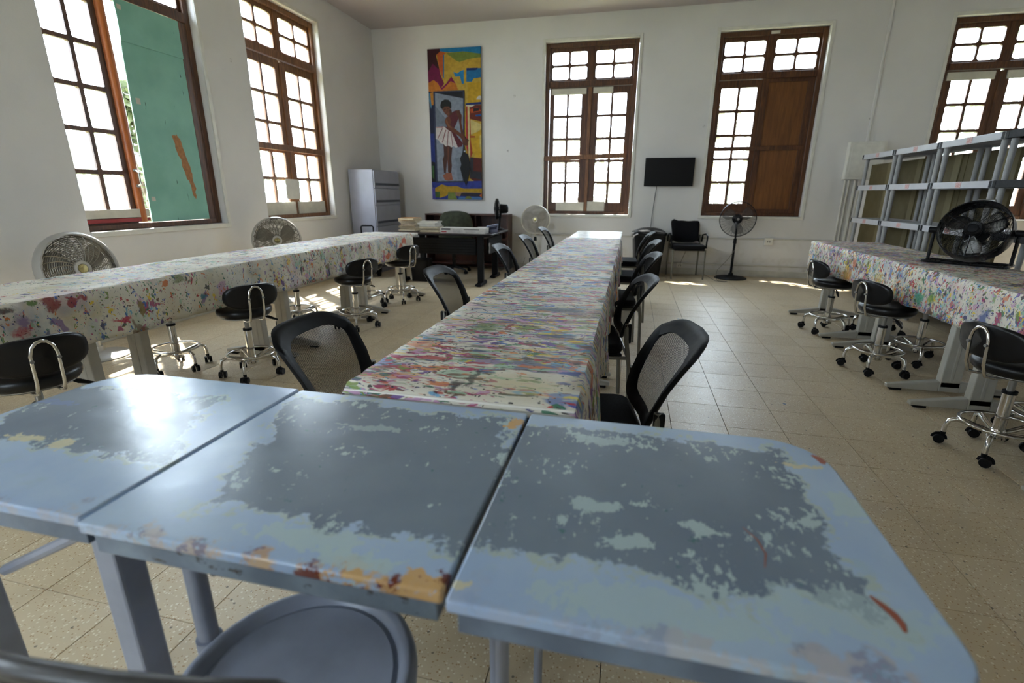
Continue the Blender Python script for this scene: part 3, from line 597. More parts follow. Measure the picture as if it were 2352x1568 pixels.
# ================================================================ PEELING BLUE DESKS
DZ = .79
def blue_desk(name, x0, x1, y0, y1, mat, radii, label, legs, apron):
    cx, cy = (x0 + x1) / 2, (y0 + y1) / 2; a, b = (x1 - x0) / 2, (y1 - y0) / 2
    root = empty(name, (cx, cy, 0), 0, label, 'desk', 'peeling blue desks pushed together')
    m = MB(); m.prism(rrect(-a, a, -b, b, radii, 6), DZ - .020, DZ); o = m.build('desk_top', mat, root, 50, .004, 3)
    m = MB(); ins = .012
    out = rrect(-a + ins, a - ins, -b + ins, b - ins, [max(.002, q - ins) for q in radii], 6); inn = rrect(-a + ins + .02, a - ins - .02, -b + ins + .02, b - ins - .02, [max(.001, q - ins - .02) for q in radii], 6); n = len(out); z0, z1 = DZ - .062, DZ - .020
    m.add([(x, y, z0) for x, y in out] + [(x, y, z1) for x, y in out] + [(x, y, z0) for x, y in inn] + [(x, y, z1) for x, y in inn],
          [f for k in range(n) for k2 in [(k + 1) % n] for f in ((k, k2, n + k2, n + k), (2 * n + k2, 2 * n + k, 3 * n + k, 3 * n + k2), (k2, k, 2 * n + k, 2 * n + k2), (n + k, n + k2, 3 * n + k2, 3 * n + k))])
    m.build('apron', MT[apron], root, 50, .003)
    for lg in legs:
        kind, lx, ly, r = lg[:4]; lx -= cx; ly -= cy; m = MB()
        if kind == 'sq': m.bb(lx - r, lx + r, ly - r, ly + r, .012, DZ - .06); m.bb(lx - r - .006, lx + r + .006, ly - r - .006, ly + r + .006, 0, .013); m.bb(lx - r * .8, lx + r * .8, ly, ly + .36, DZ - .075, DZ - .055); m.build('leg', MT['folding_grey'], root, 0, .006)
        else: m.cyl((lx, ly, .012), (lx, ly, DZ - .06), r, n=14); m.cyl((lx, ly, 0), (lx, ly, .03), r + .005, n=14); m.build('leg', MT['folding_grey'], root)
    return root, cx, cy
dl, cx, cy = blue_desk('blue_desk', -1.385, -.813, .485, 1.035, MT['desk_a'], (.05, .006, .006, .12), 'peeling blue desk with square grey legs, at the far end from the rounded chipped one',
    [('sq', -.885, .575, .026), ('sq', -1.31, .575, .026)], 'apron_plain')
m = MB(); m.tube([(-1.26 - cx, .60 - cy, .50), (-.93 - cx, .60 - cy, .68)], .012, 8); m.build('brace', MT['folding_grey'], dl)
dm, cx, cy = blue_desk('blue_desk', -.805, -.203, .475, 1.03, MT['desk_b'], (.006,) * 4, 'peeling blue desk in the middle of three, tan chips along its rusty edge',
    [('tube', -.774, .62, .019), ('tube', -.774, .95, .019), ('tube', -.262, .95, .017)], 'apron')
m = MB(); m.tube([(-.774 - cx, .62 - cy, .40), (-.745 - cx, .60 - cy, .33), (-.745 - cx, .72 - cy, .05)], .010, 8); m.cyl((-.774 - cx, .62 - cy, .36), (-.774 - cx, .62 - cy, .42), .024); m.build('brace', MT['folding_grey'], dm)
m = MB(); m.cyl((-.60 - cx, .515 - cy, DZ - .062), (-.60 - cx, .515 - cy, DZ - .085), .009, n=10); m.build('stop_knob', MT['folding_worn'], dm)
dr, cx, cy = blue_desk('blue_desk', -.195, .405, .465, 1.03, MT['desk_c'], (.006, .07, .11, .006), 'peeling blue desk with large rounded corner and orange streak, nearest the open floor',
    [('tube', -.155, .60, .0115), ('tube', -.155, .97, .0115), ('tube', .355, .60, .0115), ('tube', .355, .97, .0115)], 'apron_plain')
MT['rust'] = plain('rust_orange_paint', (150, 80, 56), .5)
def streak(pts, wd):
    m = MB(); pts = [Vector((x - cx, y - cy, DZ + .0006)) for x, y in pts]; L, Rr = [], []
    for i, p in enumerate(pts):
        t = (pts[min(i + 1, len(pts) - 1)] - pts[max(i - 1, 0)]).normalized(); n = Vector((-t.y, t.x, 0)); k = wd * math.sin(PI * (i + .6) / (len(pts) + .2)); L.append(p + n * k); Rr.append(p - n * k)
    N = len(pts); m.add(L + Rr, [(i, i + 1, N + i + 1, N + i) for i in range(N - 1)]); m.build('paint_streak', MT['rust'], dr, 0)
streak([(.330, .598), (.338, .585), (.345, .572), (.348, .558), (.346, .545)], .0055); streak([(.20, .705), (.215, .68), (.22, .65), (.212, .62)], .0012); streak([(.378, .972), (.386, .962), (.390, .950), (.388, .940)], .008)

# ================================================================ GREY FOLDING CHAIR in front of the desks
fc = empty('folding_chair', (-.52, .505, 0), math.radians(7), 'blue-grey metal folding chair with a round rimmed seat under the blue desks', 'chair')
m = MB(); m.lathe([(.0, .430), (.15, .431), (.168, .435), (.172, .431), (.178, .431), (.186, .444), (.194, .452), (.203, .452), (.210, .446), (.213, .436), (.212, .418), (.206, .414), (.0, .414)], 40, (0, .06, 0), False); m.build('seat', MT['folding_grey'], fc, 50)
m = MB()
def bk(u, v_):
    x = (u - .5) * .40; return (x, -.215 + .10 * x * x * 4 - .03 * (v_ - .5), .60 + v_ * .185)
m.grid(bk, 14, 6); m.build('backrest', MT['folding_worn'], fc, 60, solid=.006)
m = MB(); q = [(-.202, -.19, .60), (-.205, -.2, .70), (-.198, -.205, .762), (-.17, -.214, .788), (-.10, -.224, .793), (0, -.228, .794), (.10, -.224, .793), (.17, -.214, .788), (.198, -.205, .762), (.205, -.2, .70), (.202, -.19, .60)]
m.tube(q, .012, 10); m.build('back_frame', MT['folding_worn'], fc)
for sx in (-1, 1):
    MB().tube([(sx * .202, -.19, .60), (sx * .215, -.06, .43), (sx * .215, .25, .012)], .012, 10).build('leg', MT['folding_grey'], fc)
    MB().tube([(sx * .192, .10, .41), (sx * .192, -.20, .012)], .011, 10).build('leg', MT['folding_grey'], fc)
MB().tube([(-.205, .18, .11), (.205, .18, .11)], .008, 8).build('stretcher', MT['folding_grey'], fc)
MB().tube([(-.19, -.15, .09), (.19, -.15, .09)], .008, 8).build('stretcher', MT['folding_grey'], fc)

# ================================================================ WORK TABLES (grey T legs) AND THEIR CANVAS
TZ = .795
def work_table(x, y0, y1, wdt, label, group, foot=.66, fo=0.0, legs=None):
    L = y1 - y0; root = empty('work_table', (x, (y0 + y1) / 2, 0), 0, label, 'table', group)
    MB().bb(-wdt / 2, wdt / 2, -L / 2 + .002, L / 2 - .002, TZ - .028, TZ).build('table_top', MT['white_top'], root, 0, .003)
    MB().bb(-wdt / 2 + .06, wdt / 2 - .06, -L / 2 + .10, L / 2 - .10, TZ - .075, TZ - .029).build('frame_rail', MT['leg_grey'], root, 0, .003)
    for yy in ([q - (y0 + y1) / 2 for q in legs] if legs else (-(L / 2 - .15), L / 2 - .15)):
        m = MB(); m.X = Matrix.Translation((fo, 0, 0)); m.hexa([(-.06, yy - .03, .045), (.06, yy - .03, .045), (.06, yy + .03, .045), (-.06, yy + .03, .045), (-.045, yy - .03, TZ - .076), (.045, yy - .03, TZ - .076), (.045, yy + .03, TZ - .076), (-.045, yy + .03, TZ - .076)]); m.bb(-.012, .012, yy - .033, yy + .033, .09, TZ - .08); m.build('leg', MT['leg_grey'], root, 0, .006)
        m = MB(); m.X = Matrix.Translation((fo, 0, 0)); f = foot / 2
        m.hexa([(-f, yy - .022, .016), (-.06, yy - .03, .016), (-.06, yy + .03, .016), (-f, yy + .022, .016), (-f, yy - .018, .040), (-.06, yy - .028, .088), (-.06, yy + .028, .088), (-f, yy + .018, .040)])
        m.hexa([(.06, yy - .03, .016), (f, yy - .022, .016), (f, yy + .022, .016), (.06, yy + .03, .016), (.06, yy - .028, .088), (f, yy - .018, .040), (f, yy + .018, .040), (.06, yy + .028, .088)]); m.bb(-.06, .06, yy - .03, yy + .03, .016, .088)
        o = m.build('foot', MT['leg_grey'], root, 0, .006)
        for e in (-1, 1): MB().bb(fo + e * (f - .06) - .035, fo + e * (f - .06) + .035, yy - .018, yy + .018, 0, .016).build('glide', MT['black_plastic'], o, 0, .003)
    return root
RX, LX = 2.25, -2.97
for k, (a, b) in enumerate([(5.86, 6.96), (4.57, 5.855), (3.28, 4.565), (1.99, 3.275), (1.05, 1.985)]):
    work_table(-.395, a, b, .60, 'bare white table end past the streaked canvas, nearest the back wall' if k == 0 else ['', 'work table under the streaked canvas, joined to the bare white table end', 'work table under the streaked canvas, second from the bare white end', 'work table under the streaked canvas, third from the bare white end', 'work table under the streaked canvas, joined to the blue desks'][k], None if k == 0 else 'work tables of the middle row', legs=[(6.02, 6.82), (4.86, 5.72), (3.42, 4.45), (2.15, 3.235), (1.2, 1.952)][k])
for k in range(4): work_table(LX, 6.02 - 1.3 * (k + 1), 6.02 - 1.3 * k - .005, .62, ['grey-legged work table at the office-desk end of the window row', 'grey-legged work table second from the office desk in the window row', 'grey-legged work table below the turquoise board window, under the spotted canvas', 'grey-legged work table of the window row closest to the blue desks'][k], 'work tables of the window row', .66, .10)
for k in range(4): work_table(RX, 6.10 - 1.29 * (k + 1), 6.10 - 1.29 * k - .005, .60, ['grey-legged work table at the breaker-box end of the shelving row', 'grey-legged work table under the dabbed canvas, second from the breaker-box end', 'grey-legged work table under the dabbed canvas, third from the breaker-box end', 'grey-legged work table of the shelving row closest to the blue desks'][k], 'work tables of the shelving row', .72, -.10)

def canvas(name, x0, x1, y0, y1, hang, mat, label, seed, near=False, far=False):
    """hang = (left drop, right drop, near drop, far drop) of a canvas lying on the table rectangle"""
    rnd = random.Random(seed); W, L = x1 - x0, y1 - y0; dl_, dr_, dn_, df_ = hang; e = .014; step = .035
    us = [-dl_ + dl_ * k / 9 for k in range(9)] + [W * k / 12 for k in range(13)] + [W + dr_ * (k + 1) / 9 for k in range(9)]
    nv = int((L + dn_ + df_) / step); vsq = [-dn_ + (L + dn_ + df_) * k / nv for k in range(nv + 1)]
    ph = [(rnd.uniform(7, 34), rnd.uniform(0, 6.3), rnd.uniform(.4, 1)) for _ in range(9)]
    def wave(t): return sum(a * math.sin(k * t + p) for k, p, a in ph) / 3.2
    V, UV = [], []
    for v_ in vsq:
        for u in us:
            ox = -u if u < 0 else (u - W if u > W else 0.0); oy = -v_ if v_ < 0 else (v_ - L if v_ > L else 0.0)
            sx = -1 if u < 0 else 1; sy = -1 if v_ < 0 else 1
            x, y = min(max(u, 0), W), min(max(v_, 0), L); d = math.hypot(ox, oy); z = TZ + .006
            if d > 0:
                nx, ny = sx * ox / d, sy * oy / d; t = v_ if ox > oy else u + 3
                out = e * min(1, d / .02) + (.010 + .075 * d) * wave(t) * min(1, d / .10) + .02 * d; out = max(out, .006)
                x += nx * out; y += ny * out; z = z - max(0, d - .006) * (1 - .03 * abs(wave(t * .6 + 1)))
            else: z += .0025 * (math.sin(v_ * 23 + u * 3 + seed) * math.sin(u * 11 + seed) + 1) * .6 + (.0018 * (1 + math.sin(v_ * 61 + 4 * math.sin(u * 5))) if near else 0)
            V.append((x, y, z)); UV.append((u, v_))
    nu = len(us); m = MB(); m.add(V, [(j * nu + i, j * nu + i + 1, (j + 1) * nu + i + 1, (j + 1) * nu + i) for j in range(nv) for i in range(nu - 1)]); m.uv = UV
    o = m.build(name, mat, None, 60, solid=.002, loc=(x0, y0, 0)); return tag(o, label, 'tablecloth', 'paint-stained canvases on the three rows')
canvas('canvas_tablecloth', -.695, -.095, 1.06, 5.70, (.24, .27, .022, 0), MT['cloth_mid'], 'canvas densely streaked with paint along the middle row of tables', 3, True)
canvas('canvas_tablecloth', LX - .31, LX + .31, .9, 5.80, (.25, .272, 0, .03), MT['cloth_left'], 'paint-spotted canvas along the window row, orange smears at its far end', 8)
canvas('canvas_tablecloth', RX - .30, RX + .30, 1.0, 6.02, (.272, .29, 0, .24), MT['cloth_right'], 'canvas dabbed with orange and blue, under the black drum fan', 14)
# red handprint on the window-row canvas
# ================================================================ MESH-BACK CHAIRS
def back_surface(x, b):
    """x across, b 0..1 up the backrest -> chair space"""
    z = .485 + .345 * b
    return Vector((x, -.225 - .085 * b - .085 * b * b + .95 * x * x, z))
def outline(s, n=44):
    """outer loop of the backrest, s = inset"""
    out = []
    for k in range(n):
        a = 2 * PI * k / n; ca, sa = math.cos(a), math.sin(a); ex = .42
        px = math.copysign(abs(ca) ** ex, ca); pz = math.copysign(abs(sa) ** ex, sa)
        b = .5 + .5 * pz; wdt = .19 + .042 * b - (.012 if b > .9 else 0)
        out.append((px * (wdt - s), .5 + pz * (.5 - s / .36)))
    return out
def mesh_chair(label, loc, rz, group, tape=False):
    root = empty('mesh_chair', loc, rz, label, 'chair', group)
    m = MB(); prof = [(0.0, -.006), (0.012, -.013), (.034, -.010), (.050, -.002), (.048, .008), (.018, .012), (.003, .009)]; n = 44; V, Fs = [], []
    for s, off in prof:
        for (x, b) in outline(s, n):
            top = max(0, b - .55) / .45; p = back_surface(x, b); V.append((p.x, p.y + off - (.014 * top if s < .02 else 0), p.z))
    k = len(prof)
    for i in range(k):
        for j in range(n): Fs.append((i * n + j, i * n + (j + 1) % n, ((i + 1) % k) * n + (j + 1) % n, ((i + 1) % k) * n + j))
    m.add(V, Fs); m.build('back_frame', MT['satin_black'], root, 70)
    m = MB(); inner = outline(.045, n); N = 14
    cl = (0, .5); V, UV, Fs = [], [], []
    for r_ in range(N + 1):
        for (x, b) in inner:
            xx, b2 = x * r_ / N, .5 + (b - .5) * r_ / N; V.append(tuple(back_surface(xx, b2))); UV.append((xx + 1, b2 * .36))
    for r_ in range(N):
        for j in range(n): Fs.append((r_ * n + j, r_ * n + (j + 1) % n, (r_ + 1) * n + (j + 1) % n, (r_ + 1) * n + j))
    m.add(V, Fs); m.uv = UV; m.build('back_mesh', MT['mesh'], root, 180)
    m = MB(); m.prism(rrect(-.235, .235, -.215, .235, .06, 5), .425, .478); m.build('seat', MT['black_fabric'], root, 50, .014, 3)
    MB().bb(-.225, .225, -.21, .21, .400, .424).build('seat_pan', MT['black_plastic'], root, 0, .006)
    for s in (-1, 1):
        MB().tube([(s * .235, .215, .0), (s * .235, .205, .30), (s * .235, .19, .412)], .0125, 10).build('leg', MT['grey_tube'], root)
        MB().tube([(s * .235, -.265, .0), (s * .235, -.25, .35), (s * .235, -.225, .52), (s * .225, -.228, .60)], .0125, 10).build('leg', MT['grey_tube'], root)
        MB().tube([(s * .235, .19, .405), (s * .235, -.24, .405)], .011, 8).build('side_rail', MT['grey_tube'], root)
        m = MB(); m.bb(s * .226 - .012, s * .226 + .012, -.252, -.216, .49, .60); m.build('back_bracket', MT['black_plastic'], root, 0, .006)
    MB().tube([(-.235, -.245, .40), (.235, -.245, .40)], .010, 8).build('cross_rail', MT['grey_tube'], root)
    if tape: m = MB(); m.cyl((.235, -.2525, .27), (.235, -.251, .315), .0145, n=12); m.build('blue_tape', MT['blue_tape'], root)
    return root
GL, GR = 'mesh-back chairs on the window side of the middle row', 'mesh-back chairs on the open-floor side of the middle row'
# facing +X (towards the table): local +Y -> +X is a turn of -90 degrees
fleck = None
for (x, y, a, lb) in ((-.80, 1.56, -90, 'black mesh-back chair closest to the blue desks, on the window side'),
                      (-.83, 2.95, -90, 'second mesh-back chair from the blue desks on the window side, yellow fleck inside'),
                      (-.82, 4.50, -90, 'third mesh-back chair from the blue desks, beside the black office desk'),
                      (-.82, 5.62, -90, 'fourth mesh-back chair from the blue desks, in front of the white pedestal fan'),
                      (-.86, 7.08, -90, 'farthest mesh-back chair on the window side, beside the bare white table end')): q_ = mesh_chair(lb, (x, y, 0), math.radians(a), GL); fleck = q_ if 'fleck' in lb else fleck
fp = back_surface(.01, .80); MB().prism([(-.014, -.004), (0, .006), (.016, -.012), (.004, -.004), (-.004, .0)], 0, .0006).build('paint_fleck', plain('yellow_fleck', (190, 196, 40), .6), fleck, 0, loc=(fp.x, fp.y + .004, fp.z), rot=(PI / 2 - .4, 0, 0))
for (x, y, a, lb, tp) in ((-.135, 1.71, 100, 'mesh-back chair closest to the blue desks, pulled out towards the open floor', False),
                          (-.235, 2.87, 98, 'second mesh-back chair from the blue desks on the open-floor side, tucked in', False),
                          (-.15, 4.13, 96, 'third mesh-back chair on the open-floor side, blue tape on one leg', True),
                          (-.09, 5.35, 94, 'fourth mesh-back chair from the blue desks on the open-floor side', False),
                          (-.10, 6.55, 90, 'farthest mesh-back chair on the open-floor side, before the lidded bin', False)): mesh_chair(lb, (x, y, 0), math.radians(a), GR, tp)
# padded guest chair by the back wall
gc = mesh_chair('black padded chair standing alone against the back wall beside the bin', (.90, 8.33, 0), PI + .10, None)
gc.scale = (1.02, 1, 1.10)
m = MB()
def pad(u, v_):
    x = (u - .5) * .40; p = back_surface(x, .08 + .80 * v_); return (p.x, p.y + .014 + .010 * math.sin(PI * u) * math.sin(PI * v_), p.z)
m.grid(pad, 10, 8); m.build('back_pad', MT['black_fabric'], gc, 60, solid=.018)
for s in (-1, 1): MB().tube([(s * .262, -.23, .50), (s * .265, -.20, .60), (s * .268, .0, .625), (s * .268, .10, .60), (s * .255, .12, .43)], .012, 8).build('arm', MT['black_plastic'], gc)

# ================================================================ ROLLING STOOLS
def make_stool():
    root = empty('rolling_stool')
    m = MB(); m.lathe([(.0, .447), (.14, .446), (.162, .451), (.176, .466), (.180, .486), (.173, .505), (.145, .517), (.08, .520), (.0, .520)], 32, cap=False); m.build('seat', MT['black_vinyl'], root, 60)
    m = MB(); m.lathe([(.0, .440), (.150, .440), (.158, .446), (.158, .455), (.0, .455)], 32, cap=False); m.build('seat_ring', MT['steel'], root)
    V, n, k = [], 28, 0; m = MB()
    def pd(s, off):
        out = []
        for i in range(n):
            a = 2 * PI * i / n; ca, sa = math.cos(a), math.sin(a); x = math.copysign(abs(ca) ** .7, ca) * .180 * s; z = math.copysign(abs(sa) ** .75, sa) * .086 * s
            out.append((x, -.205 + 1.6 * x * x - .12 * z + off, .610 + z))
        return out
    rings = [pd(.0, .020), pd(.6, .020), pd(.9, .015), pd(1.0, .003), pd(.97, -.010), pd(.85, -.014), pd(.0, -.014)]
    for r_ in rings: V += r_
    Fs = [(i * n + j, i * n + (j + 1) % n, (i + 1) * n + (j + 1) % n, (i + 1) * n + j) for i in range(len(rings) - 1) for j in range(n)]
    m.add(V, Fs); m.build('backrest', MT['black_vinyl'], root, 60)
    m = MB(); m.tube([(-.045, -.02, .432), (-.045, -.15, .432), (-.045, -.205, .445), (-.045, -.226, .50), (-.045, -.236, .62), (-.036, -.238, .655), (-.018, -.239, .675), (0, -.240, .680), (.018, -.239, .675), (.036, -.238, .655), (.045, -.236, .62), (.045, -.226, .50), (.045, -.205, .445), (.045, -.15, .432), (.045, -.02, .432)], .0075, 8); o = m.build('back_hoop', MT['chrome'], root, 60)
    for s in (-1, 1): MB().cyl((s * .045, -.236, .60), (s * .045, -.248, .60), .008, n=8).build('bolt', MT['steel'], o)
    m = MB(); m.tube([(.0, .0, .436), (.12, -.03, .425)], .005, 6); m.build('lever', MT['black_plastic'], root); m = MB(); m.tube([(.12, -.03, .425), (.145, -.036, .412), (.20, -.05, .385)], [.006, .012, .006], 8); m.build('lever_grip', MT['black_plastic'], root)
    MB().cyl((0, 0, .34), (0, 0, .445), .0155, n=16).build('piston', MT['steel'], root)
    MB().cyl((0, 0, .335), (0, 0, .350), .030, n=18).build('collar', MT['black_plastic'], root)
    m = MB(); m.lathe([(.026, .13), (.026, .34)], 18); m.lathe([(.036, .085), (.040, .10), (.034, .13), (.028, .14)], 18); m.build('column', MT['chrome'], root)
    m = MB(); m.ring((0, 0, .165), .158, .009, 40, 8)
    for k in range(5): a = 2 * PI * k / 5 + .3; m.cyl((.03 * math.cos(a), .03 * math.sin(a), .125), (.158 * math.cos(a), .158 * math.sin(a), .163), .006, n=6)
    m.build('foot_ring', MT['chrome'], root, 60)
    for k in range(5):
        a = 2 * PI * k / 5 + .3; c_, s_ = math.cos(a), math.sin(a)
        MB().tube([(r_ * c_, r_ * s_, z) for r_, z in ((.02, .115), (.10, .135), (.160, .150), (.190, .135), (.200, .10), (.201, .062))], [.012, .012, .0125, .012, .011, .011], 10).build('leg', MT['chrome'], root, 60)
        cs = MB(); an = a + 1.1 + k * 1.7; t = Vector((math.cos(an), math.sin(an), 0)); nrm = Vector((-t.y, t.x, 0)); c0 = Vector((.201 * c_, .201 * s_, 0)) + t * .012
        for e in (-1, 1): cs.cyl(c0 + nrm * e * .007 + Vector((0, 0, .026)), c0 + nrm * e * .024 + Vector((0, 0, .026)), .0255, .0235, 16)
        hood = [c0 + t * (.030 * math.cos(q)) + Vector((0, 0, .026 + .030 * math.sin(q))) for q in [PI * i / 6 for i in range(7)]]; cs.tube(hood, .007, 6, flat=.6); cs.cyl(Vector((.201 * c_, .201 * s_, .05)), Vector((.201 * c_, .201 * s_, .068)), .012, n=10)
        cs.build('caster', MT['black_plastic'], root)
    return root
st0 = make_stool(); first = True
SW, SR = 'rolling stools at the window row', 'rolling stools at the shelving row'
STOOLS = [(-2.61, 1.545, 72, SW, 'black rolling stool nearest the blue desks, tucked against the window-row canvas', 0),
    (-3.27, 2.85, -100, SW, 'rolling stool with seat hidden under the window-row canvas, chrome base showing', 20),
    (-2.63, 2.88, 62, SW, 'black rolling stool with backrest, second from the blue desks along the window row', 10),
    (-3.22, 4.24, -95, SW, 'rolling stool half under the canvas between two backrest stools of the window row', 40),
    (-2.585, 4.27, 65, SW, 'black rolling stool with backrest, third from the blue desks along the window row', 30),
    (-2.93, 5.135, -90, SW, 'rolling stool under the canvas just behind the third backrest stool', 5),
    (-2.70, 5.52, 68, SW, 'black rolling stool at the far end of the window row, beside the waste basket', 0),
    (1.93, 5.22, -82, SR, 'black rolling stool at the far end of the shelving row', 0),
    (2.40, 5.30, 80, SR, 'rolling stool under the shelving-row canvas, behind the farthest backrest stool', 25),
    (1.885, 4.075, -70, SR, 'black rolling stool in the middle of the shelving row, lever hanging down', 12),
    (2.30, 4.38, 90, SR, 'rolling stool pushed under the middle of the shelving-row canvas', 33),
    (1.90, 2.78, -75, SR, 'black rolling stool of the shelving row closest to the blue desks', 50),
    (2.24, 2.98, 95, SR, 'rolling stool under the canvas behind the stool closest to the blue desks', 15)]
for x, y, a, gname, lb, sp in STOOLS:
    o = st0 if first else copy_tree(st0); first = False
    o.location = (x, y, 0); o.rotation_euler = (0, 0, math.radians(a)); tag(o, lb, 'stool', gname)
# ================================================================ FANS
def head_matrix(loc, d):
    return Matrix.Translation(loc) @ Vector(d).normalized().to_track_quat('Z', 'Y').to_matrix().to_4x4()
def fan_head(root, loc, d, R, mats, rings=14, spokes=22, wire=.0016, rim=.010, rimw=.03, depth=.085, blades=3, twist=.5, hub=.055):
    frame, grille, blade, disc = mats; X = head_matrix(loc, d)
    def dome(r, s): t = r / R; return s * (depth * .5 - .35 * depth * t ** 3)
    for nm, s, hb in (('front_grille', 1, hub), ('rear_grille', -1, hub * 1.5)):
        m = MB(); m.X = X
        for k in range(rings):
            r = hb + (R - hb) * (k + .5) / rings; m.ring((0, 0, dome(r, s)), r, wire, 44, 4)
        for k in range(spokes):
            a0 = 2 * PI * k / spokes; pts = []
            for i in range(6):
                r = hb * .9 + (R - hb * .9) * i / 5; a = a0 + twist * i / 5 * s; pts.append((r * math.cos(a), r * math.sin(a), dome(r, s) + .002 * s))
            m.tube(pts, wire * 1.2, 4)
        m.build(nm, grille, root, 0)
    m = MB(); m.X = X; m.lathe([(R - .004, -rimw), (R + rim * .4, -rimw), (R + rim, -rimw * .4), (R + rim, rimw * .4), (R + rim * .2, rimw), (R - .006, rimw), (R - .004, -rimw)], 56, cap=False); m.build('rim', frame, root, 40)
    m = MB(); m.X = X; z = depth * .5; m.lathe([(0, z - .004), (hub, z - .004), (hub, z + .006), (hub * .92, z + .010), (hub * .62, z + .008), (hub * .6, z + .004), (0, z + .004)], 28, cap=False); h_ = m.build('hub_cover', frame, root)
    m = MB(); m.X = X; m.lathe([(0, z + .0045), (hub * .58, z + .0045), (hub * .55, z + .009), (0, z + .011)], 24, cap=False); m.build('hub_disc', disc, h_)
    m = MB(); m.X = X; m.lathe([(0, -.03), (.03, -.03), (.034, .02), (.028, .03), (0, .03)], 18, cap=False); m.build('rotor_hub', frame, root)
    for k in range(blades):
        a0 = 2 * PI * k / blades + .4; m = MB(); m.X = X
        def bl(u, v_):
            r = .03 + (R * .86 - .03) * v_; wdt = (.35 + .75 * math.sin(PI * min(1, v_ * .8 + .12))) * (2 * PI / blades) * .50; a = a0 + (u - .5) * wdt + .25 * v_; return (r * math.cos(a), r * math.sin(a), (u - .5) * .05 * (1 - .4 * v_))
        m.grid(bl, 6, 8); m.build('blade', blade, root, 60, solid=.002)
    m = MB(); m.X = X; m.lathe([(0, -.175), (.045, -.172), (.066, -.15), (.070, -.08), (.075, -.045), (0, -.045)], 24, cap=False); m.build('motor', frame, root)
    return X
def pedestal_fan(name, loc, hz, d, R, mats, label, cat='fan', base=.20, group=None, pole=.014, **kw):
    root = empty(name, loc, 0, label, cat, group); frame = mats[0]
    MB().lathe([(0, 0), (base, 0), (base + .005, .008), (base - .01, .022), (base * .5, .034), (.04, .05), (.032, .09), (0, .09)], 44, cap=False).build('base', frame, root)
    d = Vector(d).normalized(); px, py = -d.x * .11, -d.y * .11
    MB().cyl((0, 0, .085), (0, 0, hz * .62), pole * 1.35, n=14).build('lower_pole', frame, root)
    MB().cyl((0, 0, hz * .60), (0, 0, hz * .68), pole * 2.1, pole * 1.7, 14).build('height_collar', MT['black_plastic'] if 'white' in name else frame, root)
    MB().tube([(0, 0, hz * .64), (0, 0, hz - .16), (px * .6, py * .6, hz - .10), (px, py, hz - .03)], [pole, pole, pole * 1.3, pole * 1.8], 12).build('upper_pole', frame, root)
    fan_head(root, (0, 0, hz), d, R, mats, **kw); return root
FG = (MT['fan_grey'], plain('grille_grey_wire', (132, 128, 118), .4, .3), MT['fan_blade'], MT['hub_disc'])
FW = (MT['fan_white'], plain('grille_pale_wire', (182, 176, 166), .4, .2), plain('pale_blade', (190, 184, 174), .4), MT['hub_disc'])
gq = G('clear_smoke_blade', .3); tq = gq.n('ShaderNodeBsdfTransparent'); mq = gq.n('ShaderNodeMixShader'); mq.inputs[0].default_value = .62; gq.color(gq.mix(gq.noise(gq.coord(), 9), C(90, 88, 86), C(120, 116, 112)))
gq.t.links.new(gq.b.outputs[0], mq.inputs[1]); gq.t.links.new(tq.outputs[0], mq.inputs[2]); gq.t.links.new(mq.outputs[0], gq.out.inputs[0])
FB = (MT['black_plastic'], MT['black_metal'], gq.m, MT['steel'])
pedestal_fan('pedestal_fan', (-4.13, 2.93, 0), .71, (.98, -.08, .16), .262, FG, 'silver-grey pedestal fan on a round base below the turquoise board window', rings=15, spokes=26, wire=.0029, rim=.022, rimw=.045, hub=.06)
pedestal_fan('pedestal_fan', (-4.12, 5.19, 0), .735, (.66, -.74, .06), .262, FG, 'silver-grey pedestal fan on a round base below the window with latch bar', rings=15, spokes=26, wire=.0026, rim=.014, rimw=.04, hub=.055)
pedestal_fan('white_pedestal_fan', (-1.56, 8.36, 0), .864, (.05, -1, .05), .235, FW, 'aged white pedestal fan against the back wall beside the dark credenza', rings=20, spokes=44, wire=.0019, rim=.008, rimw=.02, hub=.045, twist=.2)
pedestal_fan('black_pedestal_fan', (1.61, 8.40, 0), .918, (-.05, -1, .0), .262, FB, 'tall black pedestal fan below the plywood-panelled window', base=.235, rings=18, spokes=34, wire=.0009, rim=.005, rimw=.018, hub=.035, twist=.2)
m = MB(); m.tube([(1.63, 8.385, .62), (1.62, 8.37, .45), (1.50, 8.24, .30), (1.36, 8.14, .16), (1.34, 8.11, .05), (1.37, 8.07, .005), (1.50, 8.02, .005), (1.45, 7.96, .005), (1.33, 8.06, .005), (1.29, 8.40, .005), (1.24, 8.60, .02)], .0035, 6); tag(m.build('power_cord', MT['cable_grey']), 'thin grey power cord trailing from the tall black fan across the floor', 'cord')
# drum fan on the shelving-row canvas
fx, fy, fz = 2.335, 4.13, TZ + .017; dv = Vector((-.62, -.72, .32)).normalized(); sd = Vector((.757, -.652, 0))
root = empty('drum_fan', (fx, fy, fz), 0, 'black drum fan on a tube stand resting on the shelving-row canvas', 'fan')
m = MB(); bx = .225; back = Vector((.652, .757, 0))
m.tube([sd * -bx + Vector((0, 0, .235)), sd * -bx + Vector((0, 0, .02)), sd * -bx + back * -.04 + Vector((0, 0, .012)), sd * -bx + back * .0 + Vector((0, 0, .012))], .011, 8)
m.tube([sd * bx + Vector((0, 0, .235)), sd * bx + Vector((0, 0, .02)), sd * bx + Vector((0, 0, .012))], .011, 8)
m.tube([sd * -bx + back * -.10 + Vector((0, 0, .012)), sd * bx + back * -.10 + Vector((0, 0, .012))], .011, 8); m.tube([sd * -bx + back * .06 + Vector((0, 0, .012)), sd * bx + back * .06 + Vector((0, 0, .012))], .011, 8)
